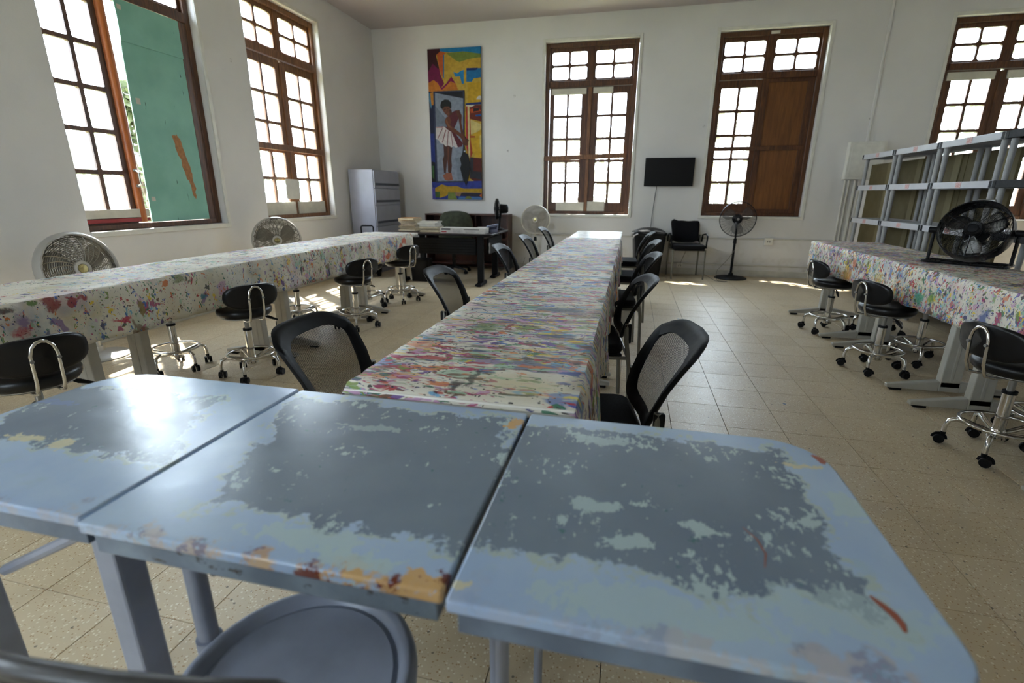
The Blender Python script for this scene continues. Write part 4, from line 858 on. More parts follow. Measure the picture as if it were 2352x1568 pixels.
for s in (-1, 1): m.tube([sd * s * bx + back * -.11 + Vector((0, 0, .012)), sd * s * bx + back * .07 + Vector((0, 0, .012))], .011, 8)
m.build('stand', MT['black_metal'], root)
for s in (-1, 1): MB().cyl(sd * s * (bx - .02) + Vector((0, 0, .228)), sd * s * (bx + .03) + Vector((0, 0, .228)), .022, n=12).build('tilt_knob', MT['black_plastic'], root)
fan_head(root, (0, 0, .228), dv, .196, (MT['black_metal'], MT['black_metal'], plain('grey_metal_blade', (118, 116, 112), .3, .7), MT['black_plastic']), rings=22, spokes=12, wire=.0011, rim=.006, rimw=.075, depth=.15, hub=.05, twist=.3)
X = head_matrix((0, 0, .228), dv); m = MB(); m.X = X; m.tube([(-.05, .20, -.02), (-.045, .225, -.02), (.045, .225, -.02), (.05, .20, -.02)], .009, 8); m.build('carry_handle', MT['steel'], root)
for k in range(3): m = MB(); m.X = X; a = PI / 6 + k * 2 * PI / 3; m.tube([(.05 * math.cos(a), .05 * math.sin(a), .078), (.196 * math.cos(a), .196 * math.sin(a), .06)], .005, 6); m.build('guard_bar', MT['black_metal'], root)

# ================================================================ OFFICE CORNER
# filing cabinet
X0, X1, Y0, Y1, CZ = -4.465, -4.02, 7.49, 8.40, 1.645
root = empty('filing_cabinet', ((X0 + X1) / 2, (Y0 + Y1) / 2, 0), 0, 'tall lavender-grey lateral filing cabinet in the corner by the window', 'cabinet')
a, b = (X1 - X0) / 2, (Y1 - Y0) / 2
MB().bb(-a, a - .02, -b, b, .0, CZ).build('body', MT['cabinet'], root, 0, .004)
hts = [.04, .43, .76, 1.09, 1.355, CZ - .012]
for k in range(5):
    d_ = MB().bb(a - .0195, a, -b + .012, b - .012, hts[k] + .006, hts[k + 1] - .006).build('drawer', MT['cabinet'], root, 0, .004)
    m = MB(); z = hts[k] + .05; m.bb(a + .001, a + .012, -b + .03, b - .03, z, z + .014); m.bb(a + .001, a + .006, -b + .03, b - .03, z + .014, z + .035); m.build('shaded_pull_rail', MT['cabinet_line'], d_, 0, .002)
# L of the desk
X0, X1, Y0, Y1 = -3.42, -1.86, 6.60, 7.72
root = empty('office_desk', ((X0 + X1) / 2, (Y0 + Y1) / 2, 0), 0, 'black office desk with a dark walnut top in front of the credenza', 'desk')
a, b = (X1 - X0) / 2, (Y1 - Y0) / 2
m = MB(); m.prism(rrect(-a, a, -b, b, (.03, .12, .06, .03), 6), .715, .742); m.build('desk_top', MT['desk_top'], root, 50, .006, 3)
m = MB(); m.prism(rrect(-a - .004, a + .004, -b - .004, b + .004, (.03, .12, .06, .03), 6), .717, .737); m.build('edge_band', MT['desk_black'], root, 50, .003)
def rail(x0, x1, y0, y1):
    m = MB()
    for k in range(6):
        z0 = .44 + k * .0385; 
        if abs(x1 - x0) > abs(y1 - y0): m.bb(x0, x1, y0 + .002, y1, z0, z0 + .034)
        else: m.bb(x0, x1 - .002, y0, y1, z0, z0 + .034)
    if abs(x1 - x0) > abs(y1 - y0): m.bb(x0, x1, y0 + .006, y1, .44, .67)
    else: m.bb(x0, x1 - .006, y0, y1, .44, .67)
    return m.build('side_panel', MT['desk_black'], root, 0, .002)
rail(-a + .10, a - .26, -b + .17, -b + .20); rail(a - .13, a - .10, -b + .30, b - .10)
for (lx, ly) in ((a - .20, -b + .20), (a - .20, b - .14), (-a + .14, -b + .20), (-a + .14, b - .14)):
    m = MB(); m.bb(lx - .045, lx + .045, ly - .03, ly + .03, .05, .715); m.build('leg', MT['desk_black'], root, 0, .008)
    m = MB(); m.hexa([(lx - .05, ly - .16, .012), (lx + .05, ly - .16, .012), (lx + .05, ly + .16, .012), (lx - .05, ly + .16, .012), (lx - .04, ly - .14, .04), (lx + .04, ly - .14, .04), (lx + .045, ly + .14, .065), (lx - .045, ly + .14, .065)]); m.bb(lx - .03, lx + .03, ly - .14, ly - .09, 0, .014); m.bb(lx - .03, lx + .03, ly + .09, ly + .14, 0, .014); m.build('foot', MT['desk_black'], root, 0, .006)
m = MB(); m.prism([(.03, -.10), (-.03, -.10), (-.03, -.06), (-.015, -.05), (-.015, -.01), (-.03, 0), (-.03, .04), (.03, .04)], 0, .006); m.v = [(a - .098 + z, -b + .30 + x, .56 + y) for x, y, z in m.v]; m.build('corner_plate', MT['steel'], root, 0)
# credenza bookcase
X0, X1, Y0, Y1, z1 = -3.52, -2.03, 8.30, 8.64, .945
root = empty('credenza', ((X0 + X1) / 2, (Y0 + Y1) / 2, 0), 0, 'low reddish-brown credenza bookcase standing against the back wall', 'bookcase'); a, b = (X1 - X0) / 2, (Y1 - Y0) / 2
for x in (-a + .012, a - .012): MB().bb(x - .012, x + .012, -b, b, 0, z1 - .024).build('side_panel', MT['credenza'], root, 0, .002)
for x in (.17,): MB().bb(x - .012, x + .012, -b + .01, b - .01, .10, z1 - .024).build('divider', MT['credenza'], root, 0, .002)
MB().bb(-a, a, -b - .01, b, z1 - .024, z1).build('top_board', MT['credenza'], root, 0, .003)
for z in (.09, .52): MB().bb(-a + .024, a - .024, -b + .01, b - .012, z - .01, z + .01).build('shelf', MT['credenza'], root, 0, .002)
MB().bb(-a + .024, a - .024, b - .010, b - .002, .0, z1 - .024).build('back_panel', MT['credenza'], root, 0)
# printer in the credenza
root = empty('printer', (-2.36, 8.42, .53), 0, 'small grey printer on the credenza shelf below the desk fan', 'printer')
MB().bb(-.18, .18, -.10, .12, .0, .17).build('body', MT['printer'], root, 0, .012, 3); MB().bb(-.14, .14, -.104, -.095, .03, .05).build('paper_slot', MT['black_plastic'], root, 0); MB().bb(-.15, .15, -.06, .06, .171, .182).build('lid', MT['printer'], root, 0, .004)
# office chair with a jacket over it
root = empty('office_chair', (-2.86, 7.89, 0), PI + .15, 'black office chair behind the desk', 'chair')
m = MB()
def ob(u, v_): x = (u - .5) * .46 * (1 - .35 * max(0, v_ - .55)); return (x, -.20 + .5 * x * x - .05 * v_, .50 + v_ * .46)
m.grid(ob, 10, 10); m.build('backrest', MT['black_fabric'], root, 60, solid=.06); m = MB(); m.prism(rrect(-.24, .24, -.2, .24, .08, 5), .42, .49); m.build('seat', MT['black_fabric'], root, 50, .02, 3)
MB().cyl((0, 0, .08), (0, 0, .42), .03).build('column', MT['black_metal'], root)
for k in range(5):
    q = 2 * PI * k / 5; MB().tube([(0, 0, .10), (.15 * math.cos(q), .15 * math.sin(q), .09), (.28 * math.cos(q), .28 * math.sin(q), .06)], [.025, .02, .014], 8).build('base_arm', MT['black_plastic'], root)
    m = MB(); c0 = Vector((.28 * math.cos(q), .28 * math.sin(q), .027)); m.cyl(c0 + Vector((-.02 * math.sin(q), .02 * math.cos(q), 0)), c0 - Vector((-.02 * math.sin(q), .02 * math.cos(q), 0)), .027, n=14); m.cyl(c0, c0 + Vector((0, 0, .04)), .01, n=8); m.build('caster', MT['black_plastic'], root)
m = MB()
def jk(u, v_):
    th = u * 2 * PI; prof = [(.0, 1.0), (.10, .995), (.19, .975), (.245, .93), (.27, .86), (.285, .76), (.29, .64), (.285, .52), (.28, .46)]; k = v_ * (len(prof) - 1); i = min(int(k), len(prof) - 2); f = k - i
    r, z = prof[i][0] * (1 - f) + prof[i + 1][0] * f, prof[i][1] * (1 - f) + prof[i + 1][1] * f
    r *= 1 + v_ * (.05 * math.sin(7 * th + 1) + .03 * math.sin(13 * th + 6 * v_)) ; return (r * math.cos(th), -.225 + r * .46 * math.sin(th), z + .012 * math.sin(3 * th + 1) * v_)
m.grid(jk, 48, 20); j = m.build('jacket', MT['jacket'], None, 60, solid=.008, loc=(-2.84, 7.86, 0), rot=(0, 0, PI + .15)); tag(j, 'olive-green jacket hung over the office chair', 'jacket')
# things on the desk ------------------------------------------------
def book(x, y, z, sx, sy, t, rz, cover, label, group, pages=None):
    root = empty('book', (x, y, z), rz, label, 'book', group)
    m = MB(); m.bb(-sx / 2, sx / 2, -sy / 2, sy / 2, 0, .0025); m.bb(-sx / 2, sx / 2, -sy / 2, sy / 2, t - .0025, t); m.bb(-sx / 2, -sx / 2 + .004, -sy / 2, sy / 2, .0025, t - .0025); m.build('cover', cover, root, 0, .001)
    MB().bb(-sx / 2 + .005, sx / 2 - .004, -sy / 2 + .004, sy / 2 - .004, .0026, t - .0026).build('pages', pages or MT['paper_old'], root, 0)
rb = random.Random(21); z = .743
cols = [plain('book_cover_%d' % k, c_, .5) for k, c_ in enumerate([(196, 140, 76), (178, 172, 160), (120, 74, 46), (206, 196, 176), (160, 120, 70), (92, 88, 96), (214, 170, 96), (150, 142, 128)])]
names = ['brown', 'grey', 'dark brown', 'cream', 'tan', 'slate', 'orange-tan', 'stone']
ords = ['lowest', 'second from the bottom', 'third from the bottom', 'fourth from the bottom', 'fifth from the bottom', 'sixth from the bottom', 'seventh from the bottom', 'topmost', 'very top']
seq = [3, 4, 3, 2, 5, 3, 1, 0]
for k, c_ in enumerate(seq):
    t = [.022, .018, .028, .020, .026, .018, .024, .030][k]; book(-3.26 + rb.uniform(-.015, .015), 7.12 + rb.uniform(-.02, .02), z, rb.uniform(.25, .30), rb.uniform(.22, .28), t, rb.uniform(-.12, .12), cols[c_], '%s book, %s in the taller stack on the office desk' % (names[c_], ords[k]), 'books in the taller desk stack'); z += t
z = .743
for k, c_ in enumerate([7, 3, 1, 7, 3, 1]):
    t = [.03, .022, .026, .03, .022, .02][k]; book(-2.86 + rb.uniform(-.02, .02), 6.95 + rb.uniform(-.02, .02), z, rb.uniform(.24, .29), rb.uniform(.20, .25), t, rb.uniform(-.15, .15), cols[c_], '%s book, %s in the lower stack beside the long white box' % (names[c_], ords[k] if k < 5 else 'topmost'), 'books in the lower desk stack', MT['paper'] if k > 2 else None); z += t
root = empty('carton', (-2.29, 6.80, .743), -.03, 'long flat white carton with dark print on the office desk', 'box')
MB().bb(-.33, .33, -.10, .10, 0, .075).build('box_body', plain('printed_white_card', (196, 192, 186), .5), root, 0, .003)
m = MB(); m.bb(-.315, -.18, -.1008, -.1003, .045, .068); m.bb(.02, .25, -.1008, -.1003, .05, .058); m.build('dark_print', plain('dark_print', (54, 46, 50), .6), root, 0); m = MB(); m.bb(-.315, -.24, -.1008, -.1003, .012, .03); m.build('red_print', MT['red_paint'], root, 0)
m = MB()
for k in range(4): m.bb(-.14 + .04 * 0, -.03, -.1008, -.1003, .014 + k * .012, .018 + k * .012)
for k in range(3): m.bb(.05, .20, -.1008, -.1003, .014 + k * .011, .017 + k * .011)
m.build('fine_print', plain('grey_print', (140, 136, 136), .6), root, 0)
root = empty('open_flap_box', (-1.97, 7.02, .743), .35, 'small dark blue carton leaning open beside the long white box', 'box')
m = MB(); m.hexa([(-.09, -.07, 0), (.09, -.07, 0), (.09, .07, 0), (-.09, .07, 0), (-.05, -.07, .09), (.11, -.07, .12), (.11, .07, .12), (-.05, .07, .09)]); m.build('box_body', plain('blue_white_card', (120, 126, 150), .5), root, 0, .002); m = MB(); m.hexa([(-.04, -.0712, .04), (.08, -.0712, .05), (.08, -.0708, .05), (-.04, -.0708, .04), (-.03, -.0712, .07), (.09, -.0712, .095), (.09, -.0708, .095), (-.03, -.0708, .07)]); m.build('print_band', plain('navy_print', (40, 44, 70), .5), root, 0)
tag(MB().bb(-.11, .11, -.07, .07, 0, .05).build('white_box', MT['paper'], None, 0, .003, loc=(-2.16, 7.36, .743), rot=(0, 0, .2)), 'small plain white box near the back corner of the office desk', 'box')
root = empty('desk_fan', (-1.99, 7.58, .743), 0, 'small black desk fan standing at the back of the office desk', 'fan')
MB().lathe([(0, 0), (.085, 0), (.08, .02), (.03, .03), (.022, .05), (0, .05)], 24, cap=False).build('base', MT['black_plastic'], root); MB().tube([(0, 0, .04), (.01, 0, .15), (.03, 0, .28)], [.022, .018, .016], 10).build('stem', MT['black_plastic'], root)
fan_head(root, (-.03, 0, .315), (-.96, -.28, .0), .15, (MT['black_plastic'], MT['black_metal'], MT['black_plastic'], MT['black_plastic']), rings=6, spokes=14, wire=.0014, rim=.004, rimw=.02, depth=.08, hub=.03)
tag(MB().tube([(-1.90, 7.60, .745), (-1.85, 7.62, .70), (-1.84, 7.63, .55), (-1.83, 7.64, .30), (-1.83, 7.66, .006), (-1.80, 7.9, .006), (-1.79, 8.3, .006), (-1.79, 8.64, .2)], .003, 6).build('fan_cord', MT['cable']), 'thin black cord hanging from the desk fan over the desk edge', 'cord')
# waste basket, black bag by the cabinet
root = empty('waste_basket', (-3.06, 6.99, 0), 0, 'black plastic waste basket under the office desk', 'bin')
m = MB(); m.prism(rrect(-.13, .13, -.10, .10, .03, 4), 0, .33, 1.12); m.build('basket', MT['black_plastic'], root, 50, .004); m = MB(); m.prism(rrect(-.155, .155, -.122, .122, .035, 4), .318, .336); m.build('rim', MT['black_plastic'], root, 50, .004)
root = empty('wheeled_case', (-4.05, 7.13, 0), .1, 'black wheeled case with a raised handle in front of the filing cabinet', 'case')
m = MB(); m.prism(rrect(-.20, .20, -.13, .13, .05, 4), .06, .66, .94); m.build('case_body', MT['black_fabric'], root, 50, .02, 3)
MB().tube([(-.10, .10, .60), (-.10, .10, .77), (-.08, .10, .79), (.08, .10, .79), (.10, .10, .77), (.10, .10, .60)], .012, 8).build('handle', MT['black_plastic'], root)
for s in (-1, 1): MB().cyl((s * .15, .05, .045), (s * .19, .05, .045), .045, n=18).build('wheel', MT['black_plastic'], root)
m = MB(); m.bb(-.17, .17, -.145, -.128, .12, .34); m.build('pocket', MT['black_fabric'], root, 0, .01)

# ================================================================ BACK WALL: painting, television, bin, wiring
root = empty('painting', (-3.03, YB - .004, 2.375), 0, 'tall colourful painting of a ballerina holding a closed umbrella', 'painting'); root.rotation_euler = (0, math.radians(.25), 0)
PW, PH = .925, 2.39
MB().bb(-PW / 2, PW / 2, -.035, -.001, -PH / 2, PH / 2).build('canvas', plain('canvas_edge', (60, 40, 40), .7), root, 0, .003)
ART = [('C9A63A', [(60, 20), (640, 20), (640, 1568), (60, 1568)]), ('1F7FB8', [(200, 60), (610, 30), (610, 118), (430, 110), (290, 120), (205, 115)]), ('7C8C3C', [(270, 128), (420, 105), (610, 118), (610, 150), (500, 165), (400, 205), (330, 180)]),
 ('3A0C16', [(60, 80), (205, 80), (205, 130), (170, 150), (200, 260), (190, 290), (120, 360), (90, 380)]), ('7A0F45', [(90, 300), (140, 225), (190, 270), (200, 262), (215, 320), (250, 400), (215, 450), (180, 400), (150, 370), (95, 400)]),
 ('C8612A', [(175, 140), (215, 112), (262, 125), (240, 150), (235, 350), (205, 280)]), ('2A6FA8', [(235, 145), (247, 140), (247, 350), (238, 350)]), ('CDA73C', [(250, 140), (300, 150), (380, 205), (480, 170), (610, 150), (610, 245), (460, 250), (440, 460), (380, 470), (360, 400), (310, 335), (265, 390), (248, 350)]),
 ('8A1050', [(150, 372), (190, 380), (225, 440), (265, 402), (315, 333), (358, 398), (310, 375), (250, 440), (225, 462), (190, 430)]), ('CC7A22', [(95, 400), (150, 370), (190, 400), (228, 462), (250, 440), (310, 375), (360, 400), (380, 455), (150, 475), (100, 490)]),
 ('2286C0', [(335, 290), (370, 305), (400, 280), (430, 270), (432, 395), (415, 395), (395, 330), (350, 335)]), ('1E74AE', [(455, 255), (560, 250), (610, 246), (610, 330), (520, 345), (505, 375), (455, 378)]), ('16306E', [(455, 253), (560, 246), (545, 268), (455, 275)]), ('C9A020', [(465, 385), (610, 375), (610, 560), (470, 570)]),
 ('D8D4D0', [(545, 535), (560, 508), (580, 500), (610, 505), (610, 535)]), ('1A2E6A', [(450, 575), (610, 555), (610, 580), (450, 590)]), ('6B2412', [(450, 590), (610, 585), (610, 740), (490, 720), (455, 700)]), ('C24E14', [(490, 630), (560, 610), (610, 640), (500, 665)]), ('1C1414', [(520, 620), (570, 612), (575, 640), (520, 652)]), ('D8D0B8', [(455, 592), (540, 586), (500, 608), (455, 610)]), ('1E5CA0', [(540, 680), (600, 668), (600, 690), (545, 695)]),
 ('D9C47A', [(490, 725), (610, 765), (610, 810), (560, 840), (495, 870)]), ('A83A12', [(450, 600), (490, 605), (500, 860), (520, 1040), (495, 1115), (470, 1060), (455, 700)]), ('CFA41A', [(495, 880), (560, 840), (620, 820), (620, 1090), (550, 1085), (515, 1040)]), ('D8C068', [(580, 880), (600, 860), (620, 860), (620, 1040), (595, 1030), (582, 980)]), ('B04A14', [(495, 880), (540, 882), (540, 896), (497, 900)]), ('D9C890', [(468, 605), (485, 605), (497, 1110), (480, 1080)]), ('C83048', [(452, 690), (462, 690), (470, 1030), (462, 1000)]),
 ('5A1A10', [(500, 1090), (620, 1095), (620, 1320), (540, 1330), (495, 1300)]), ('2A2A30', [(495, 1090), (525, 1090), (525, 1225), (620, 1232), (620, 1310), (495, 1290)]), ('10163A', [(80, 480), (150, 480), (185, 1345), (130, 1345), (110, 870)]), ('4A88A8', [(90, 485), (120, 500), (140, 600), (130, 640), (100, 560)]), ('D08A28', [(118, 490), (150, 480), (152, 600), (135, 605)]),
 ('1C3080', [(110, 870), (170, 870), (185, 1150), (120, 1140)]), ('12121A', [(120, 1140), (180, 1150), (225, 1350), (225, 1390), (140, 1400)]), ('3C6A34', [(148, 1180), (165, 1185), (170, 1320), (155, 1300)]), ('2A3A90', [(120, 1345), (620, 1320), (620, 1568), (120, 1568)]), ('5A58B0', [(140, 1400), (175, 1400), (190, 1510), (160, 1520)]), ('B89218', [(180, 1405), (240, 1365), (300, 1385), (380, 1380), (440, 1405), (620, 1400), (620, 1445), (310, 1445), (290, 1480), (225, 1505), (180, 1440)]),
 ('4A6A34', [(180, 1440), (225, 1440), (225, 1500), (185, 1500)]), ('7A8A40', [(300, 1445), (360, 1445), (385, 1520), (300, 1520)]), ('9A7A58', [(365, 1445), (440, 1440), (410, 1485), (370, 1480)]), ('2A2434', [(420, 1450), (620, 1448), (620, 1485), (410, 1480)]), ('4A78B0', [(400, 1490), (620, 1485), (620, 1530), (390, 1530)]), ('7A8030', [(450, 1508), (470, 1482), (500, 1482), (518, 1508)]), ('C06030', [(582, 1470), (620, 1445), (620, 1492)]),
 ('2A3450', [(148, 475), (440, 455), (446, 1340), (185, 1350)]), ('8C95A4', [(165, 490), (428, 475), (432, 1325), (203, 1335)]), ('15161E', [(168, 488), (427, 468), (428, 530)]), ('737C8C', [(170, 610), (215, 660), (265, 720), (280, 800), (178, 800)]), ('7C8694', [(360, 1100), (430, 1090), (432, 1310), (390, 1315)]),
 ('4A2416', [(250, 960), (335, 980), (325, 1110), (332, 1180), (325, 1255), (302, 1260), (288, 1120), (278, 1255), (260, 1250), (247, 1120), (258, 1080)]), ('6E3A24', [(290, 990), (300, 990), (300, 1240), (296, 1240)]), ('9A5A40', [(250, 1275), (285, 1248), (330, 1248), (343, 1322), (300, 1328), (270, 1322)]), ('D8CFCB', [(178, 805), (265, 800), (300, 830), (345, 860), (415, 985), (385, 990), (365, 1000), (345, 985), (325, 998), (300, 980), (275, 990), (250, 965), (225, 960), (205, 930), (180, 918)]),
 ('5C1420', [(255, 798), (310, 810), (350, 850), (430, 955), (420, 988), (385, 995), (325, 850), (290, 830)]), ('7A2A34', [(268, 830), (276, 832), (245, 955), (238, 952)]), ('7A2A34', [(292, 840), (298, 842), (290, 985), (283, 985)]), ('7A2A34', [(238, 815), (244, 818), (200, 920), (195, 916)]), ('7A2A34', [(318, 850), (324, 852), (340, 985), (334, 985)]), ('B07074', [(178, 806), (255, 798), (240, 812), (180, 814)]),
 ('5A1A24', [(290, 700), (350, 648), (400, 640), (388, 720), (352, 810), (300, 800), (280, 745)]), ('5E3220', [(358, 645), (395, 642), (418, 690), (415, 760), (440, 880), (490, 930), (472, 940), (474, 978), (432, 975), (410, 850), (388, 720)]), ('6A3A22', [(262, 750), (275, 710), (300, 700), (322, 745), (312, 782), (420, 868), (470, 930), (440, 938), (398, 890), (290, 818)]), ('8A5436', [(268, 750), (280, 722), (292, 770), (330, 815), (300, 805)]),
 ('120E0E', [(218, 600), (228, 565), (260, 546), (295, 548), (318, 575), (322, 620), (300, 640), (240, 640), (222, 625)]), ('6E3E26', [(236, 640), (258, 612), (298, 610), (318, 640), (322, 672), (305, 692), (288, 700), (258, 672)]), ('4E2A1A', [(300, 640), (322, 640), (330, 680), (308, 694)]), ('2A1410', [(252, 640), (268, 632), (270, 638), (254, 646)]), ('2A1410', [(282, 628), (296, 624), (297, 630), (284, 634)]), ('8A4A3A', [(280, 676), (294, 668), (297, 674), (284, 682)]),
 ('0E0E10', [(437, 985), (448, 985), (448, 1040), (480, 1065), (497, 1140), (495, 1250), (463, 1378), (430, 1290), (408, 1200), (418, 1160), (405, 1105), (425, 1060)]), ('C8CCD0', [(440, 1028), (456, 1024), (456, 1036), (440, 1040)]), ('1A1A1E', [(497, 1180), (520, 1248), (512, 1258), (494, 1205)])]
def art_uv(x, y):
    # bilinear inverse of the painting's corners in the measuring picture
    u, v_ = .5, .5; A, B, D, E_ = Vector((85, 100)), Vector((583, 55)), Vector((158, 1520)), Vector((605, 1515))
    for _ in range(12):
        P = A * (1 - u) * (1 - v_) + B * u * (1 - v_) + D * (1 - u) * v_ + E_ * u * v_; dU = (B - A) * (1 - v_) + (E_ - D) * v_; dV = (D - A) * (1 - u) + (E_ - B) * u
        e = Vector((x, y)) - P; det = dU.x * dV.y - dU.y * dV.x; u += (e.x * dV.y - e.y * dV.x) / det; v_ += (dU.x * e.y - dU.y * e.x) / det
    return min(max(u, .0), 1.0), min(max(v_, .0), 1.0)
m = MB(); am, idx = [], {}
for k, (hx, pts) in enumerate(ART):
    if hx not in idx: idx[hx] = len(am); g_ = G('art_paint_' + hx.lower(), .55, spec=.25); nn = g_.noise(g_.coord(), 18, 4); cc = C(hx); g_.color(g_.mix(g_.st(nn, .3, .7), tuple(q * .66 for q in cc[:3]) + (1,), tuple(min(1, q * .88) for q in cc[:3]) + (1,))); am.append(g_.m)
    m.mi = idx[hx]; P = [art_uv(*q) for q in pts]; m.add([((u - .5) * PW, -.0355 - .00025 * k, (.5 - v_) * PH) for u, v_ in P], [tuple(range(len(P)))])
o = m.build('artwork', am, root, 0)
# television
root = empty('television', (.54, YB - .002, 1.62), 0, 'flat black television mounted on the back wall between two windows', 'television')
MB().bb(-.375, .375, -.085, -.045, -.215, .215).build('casing', MT['black_plastic'], root, 0, .006); MB().bb(-.36, .36, -.0862, -.0852, -.195, .203).build('screen', MT['screen'], root, 0); MB().bb(-.10, .10, -.045, 0, -.10, .10).build('wall_mount', MT['black_metal'], root, 0)
tag(MB().tube([(.37, YB - .02, 1.41), (.355, YB - .012, 1.2), (.335, YB - .012, .95), (.33, YB - .02, .70), (.34, YB - .03, .5)], .004, 6).build('hanging_cable', MT['cable']), 'dark cord hanging down the wall from the television', 'cord')
# lidded bin
root = empty('lidded_bin', (.30, 8.33, 0), .1, 'tall black lidded waste bin against the back wall', 'bin')
m = MB(); m.prism(rrect(-.19, .19, -.17, .17, .05, 5), 0, .66, 1.28); m.build('bin_body', MT['black_plastic'], root, 50, .006); m = MB(); m.prism(rrect(-.255, .255, -.228, .228, .06, 5), .655, .70); m.build('rim', MT['black_plastic'], root, 50, .008)
m = MB()
def lid(u, v_): x, y = (u - .5) * .50, (v_ - .5) * .44; return (x, y, .70 + .075 * (math.cos(PI * (u - .5)) ** .6) * (math.cos(PI * (v_ - .5)) ** .6))
m.grid(lid, 14, 12); m.build('lid', MT['black_plastic'], root, 60, solid=.006)
m = MB(); m.tube([(-.262, -.20, .70), (-.285, -.20, .70), (-.295, -.16, .66), (-.29, -.12, .64)], .012, 6); m.tube([(-.20, -.233, .69), (-.26, -.240, .66), (-.27, -.235, .62)], .010, 6); m.build('liner_edge', plain('clear_liner', (200, 200, 205), .15), root)
# surface conduit and boxes
def conduit(name, pts, r, label): return tag(MB().tube(pts, r, 8).build(name, MT['baseboard']), label, 'conduit')
conduit('conduit', [(-1.98, YB - .014, .60), (3.24, YB - .014, .60)], .012, 'white conduit running along the back wall at socket height')
conduit('floor_conduit', [(.62, YB - .032, .18), (3.22, YB - .032, .18)], .012, 'white conduit running just above the back baseboard')
for k, (x, z, s, lb) in enumerate([(2.15, .57, .06, 'white socket box on the back wall below the plywood-panelled window'), (-1.77, .55, .075, 'white socket box on the back wall behind the white fan'), (.845, .15, .045, 'small socket box near the floor behind the padded chair')]):
    root = empty('socket_box', (x, YB - .03, z), 0, lb, 'socket'); MB().bb(-s, s, -.025, .029, -s * .95, s * .95).build('box', MT['trim'], root, 0, .008); m = MB(); [m.bb(q - .004, q + .004, -.027, -.0255, -.015, .015) for q in (-.015, .015)]; m.build('slot', MT['cable'], root, 0)
tag(MB().tube([(.845, YB - .062, .15), (.87, YB - .07, .25), (.91, 8.52, .40)], .0035, 6).build('chair_cord', MT['cable_grey']), 'short grey cord rising from the floor socket behind the padded chair', 'cord')
root = empty('breaker_box', (3.22, YB, 1.76), 0, 'white wall breaker box beside the end of the shelving', 'box'); MB().bb(-.19, .28, -.11, -.001, -.26, .26).build('enclosure', MT['trim'], root, 0, .006); MB().bb(-.16, .25, -.118, -.111, -.23, .23).build('door', MT['trim'], root, 0, .004)
for k, x in enumerate((3.08, 3.13, 3.21)): conduit('riser_conduit', [(x, YB - .03, 1.49), (x, YB - .03, .62 - .1 * k), (x, YB - .03, .12)], .014 + .006 * (k == 2), ['thin white conduit dropping from the breaker box, farthest from the shelving', 'thin white conduit dropping from the breaker box, middle of three', 'thick white conduit dropping from the breaker box beside the shelving'][k])
# paper on window 2
tag(MB().bb(-.145, .145, -.001, .001, -.13, .13).build('paper_sheet', MT['paper'], None, 0, loc=(XL - .035, 6.17, 1.33), rot=(0, .02, PI / 2)), 'sheet of white paper fixed to the middle of the latch-bar window', 'paper')

# ================================================================ SHELVING
def shelf_unit(y0, y1, label, dark=False):
    root = empty('shelving_unit', (2.9, (y0 + y1) / 2, 0), 0, label, 'shelf', 'grey resin shelving units'); b = (y1 - y0) / 2 - .004; D = .43
    body = MT['shelf_dark'] if dark else MT['shelf']
    for k, z in enumerate((.20, .585, .975, 1.385, 1.765)):
        m = MB(); m.bb(.012, D - .012, -b + .012, b - .012, z - .006, z + .012); m.bb(0, .012, -b, b, z - .045, z + .015); m.bb(D - .012, D, -b, b, z - .045, z + .015); m.bb(.012, D - .012, -b, -b + .012, z - .045, z + .015); m.bb(.012, D - .012, b - .012, b, z - .045, z + .015)
        for q in range(5): m.bb(.012, D - .012, -b + (q + 1) * 2 * b / 6 - .006, -b + (q + 1) * 2 * b / 6 + .006, z - .03, z - .006)
        s = m.build('shelf', body, root, 0, .003)
        for e in (-1, 1): MB().bb(-.0015, .0, e * (b - .018) - .016, e * (b - .018) + .016, z - .043, z + .013).build('corner_cap', MT['shelf_dark'], s, 0)
        if not dark: MB().bb(-.0016, -.0002, -.04, .04, z - .038, z + .010).build('sticker', MT['sticker'], s, 0)
    for x in (.045, D - .045):
        for y in (-b + .05, b - .05):
            for z0, z1 in ((0, .155), (.215, .54), (.60, .93), (.99, 1.34), (1.40, 1.72)): MB().cyl((x, y, z0), (x, y, z1), .020, .024, 14).build('post', MT['shelf_post'] if not dark else MT['shelf_post'], root)
    return root
shelf_unit(6.88, 7.72, 'grey resin shelving unit nearest the breaker box'); shelf_unit(5.99, 6.875, 'middle grey resin shelving unit of the row'); shelf_unit(5.08, 5.985, 'grey resin shelving unit behind the black drum fan, before the dark one'); shelf_unit(4.18, 5.075, 'dark-edged resin shelving unit at the near end of the row', True)
# olive boards standing behind the shelving
for k, (a_, b_) in enumerate([(5.60, 6.33), (6.34, 7.07), (7.08, 7.81), (7.82, 8.54)]):
    root = empty('upright_board', (3.35, (a_ + b_) / 2, 0), 0, ['olive upright board behind the shelves, closest to the drum fan', 'second olive upright board behind the shelves from the drum fan', 'third olive upright board behind the shelves from the drum fan', 'olive upright board behind the shelves, closest to the breaker box'][k], 'board', 'olive boards behind the shelving'); l = (b_ - a_) / 2
    MB().bb(0, .03, -l, l, 0, 1.70).build('panel', MT['olive'], root, 0, .003); MB().bb(-.014, -.001, -l + .08, -l + .19, 0, 1.70).build('batten', MT['olive_light'], root, 0, .003)

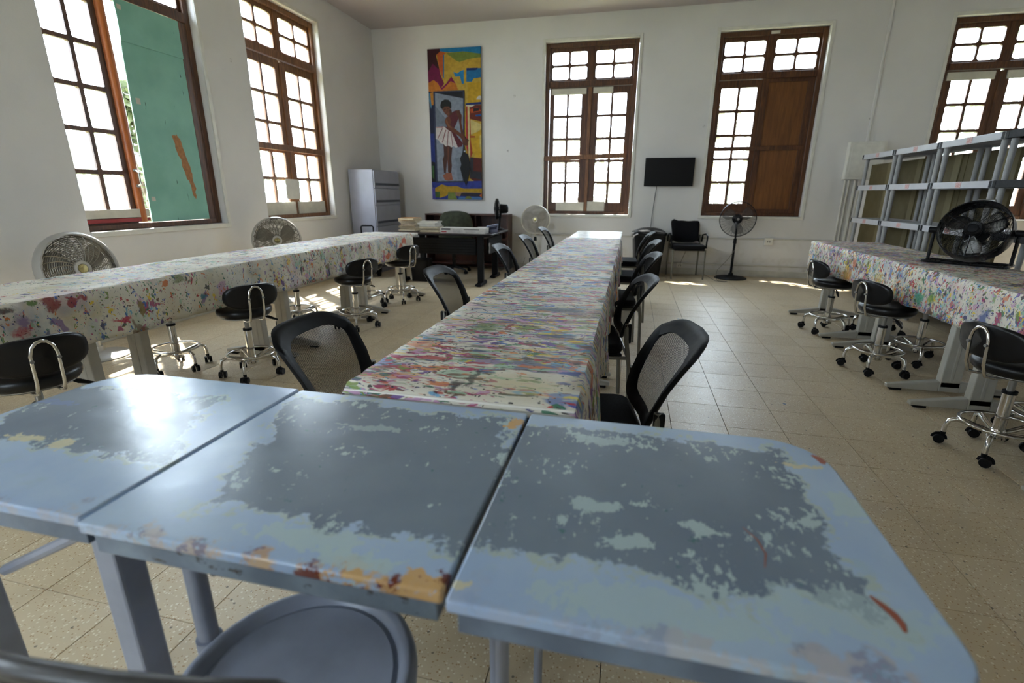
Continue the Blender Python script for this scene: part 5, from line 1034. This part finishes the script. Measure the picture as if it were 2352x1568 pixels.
# ================================================================ OUTSIDE
tag(MB().bb(-60, 60, -30, 70, -.9, -.8).build('ground_outside', MT['ground'], None, 0), 'dry grass ground outside the windows', 'ground', kind='structure')
def tree(name, loc, hgt, blobs, nleaf, size, mat, label, group, seed):
    rnd = random.Random(seed); root = empty(name, loc, 0, label, 'tree' if 'tree' in name else 'shrub', group)
    m = MB(); m.tube([(0, 0, 0), (.1, .05, hgt * .3), (-.05, .1, hgt * .6), (.05, 0, hgt * .8)], [.14 * hgt / 5, .11 * hgt / 5, .08 * hgt / 5, .03], 8)
    for (bx_, by_, bz_, br) in blobs: m.tube([(0, .05, hgt * .35), (bx_ * .5, by_ * .5, (hgt * .35 + bz_) / 2 + .2), (bx_, by_, bz_)], [.06 * hgt / 5, .04 * hgt / 5, .015], 6)
    m.build('trunk', MT['bark'], root)
    m = MB(); V, Fs = [], []
    for i in range(nleaf):
        bx_, by_, bz_, br = rnd.choice(blobs); u = Vector((rnd.gauss(0, 1), rnd.gauss(0, 1), rnd.gauss(0, 1))).normalized() * br * rnd.random() ** .45
        p = Vector((bx_, by_, bz_)) + Vector((u.x, u.y, u.z * .8)); a = Vector((rnd.gauss(0, 1), rnd.gauss(0, 1), rnd.gauss(0, .5))).normalized(); b = a.cross(Vector((rnd.gauss(0, 1), rnd.gauss(0, 1), rnd.gauss(0, 1)))).normalized(); s = size * rnd.uniform(.6, 1.3)
        k = len(V); V += [p - a * s, p + b * s * .42, p + a * s, p - b * s * .42]; Fs.append((k, k + 1, k + 2, k + 3))
    m.add(V, Fs); o = m.build('foliage', mat, root, 0); o['kind'] = 'stuff'
def blobs(rnd, n, r, z0, z1, br): return [(rnd.uniform(-r, r), rnd.uniform(-r, r), rnd.uniform(z0, z1), rnd.uniform(br * .7, br * 1.2)) for _ in range(n)]
rt_ = random.Random(5)
for k, (x, y, h_, mt, lb) in enumerate([(-3.0, 14.2, 4.2, 'leaf_dry', 'pale tree seen through the window beside the painting'), (1.2, 15.6, 4.4, 'leaf_dry', 'yellowish tree outside between the two clear back windows'), (5.0, 14.2, 4.1, 'leaf', 'tree seen through the panes beside the plywood panel'), (9.0, 13.2, 7.0, 'leaf', 'dense tree outside the window behind the shelving'), (13.6, 15.5, 7.5, 'leaf', 'tree outside past the end of the shelving window')]):
    tree('tree', (x, y, -.8), h_, blobs(rt_, 9, 1.9, h_ * .35, h_ * .85, 1.0), 5200, .10, MT[mt], lb, 'trees outside the back windows', 30 + k)
for k, (x, y, h_, lb) in enumerate([(-9.0, 5.2, 3.4, 'tree seen low through the panes of the turquoise board window'), (-8.6, 9.6, 3.2, 'tree seen low through the panes of the latch-bar window')]):
    tree('tree', (x, y, -.8), h_, blobs(rt_, 8, 1.7, h_ * .35, h_ * .8, .9), 4500, .10, MT['leaf'], lb, 'trees outside the side windows', 50 + k)
tree('shrub', (-5.9, 5.25, -.8), 2.9, [(.0, .0, 1.6, .45), (.1, .2, 2.2, .45), (-.1, -.1, 2.8, .4), (0, .1, 1.0, .5), (.05, -.1, 3.1, .3)], 1500, .085, MT['leaf'], 'bright green climbing shrub seen through the gap beside the turquoise board', None, 61)
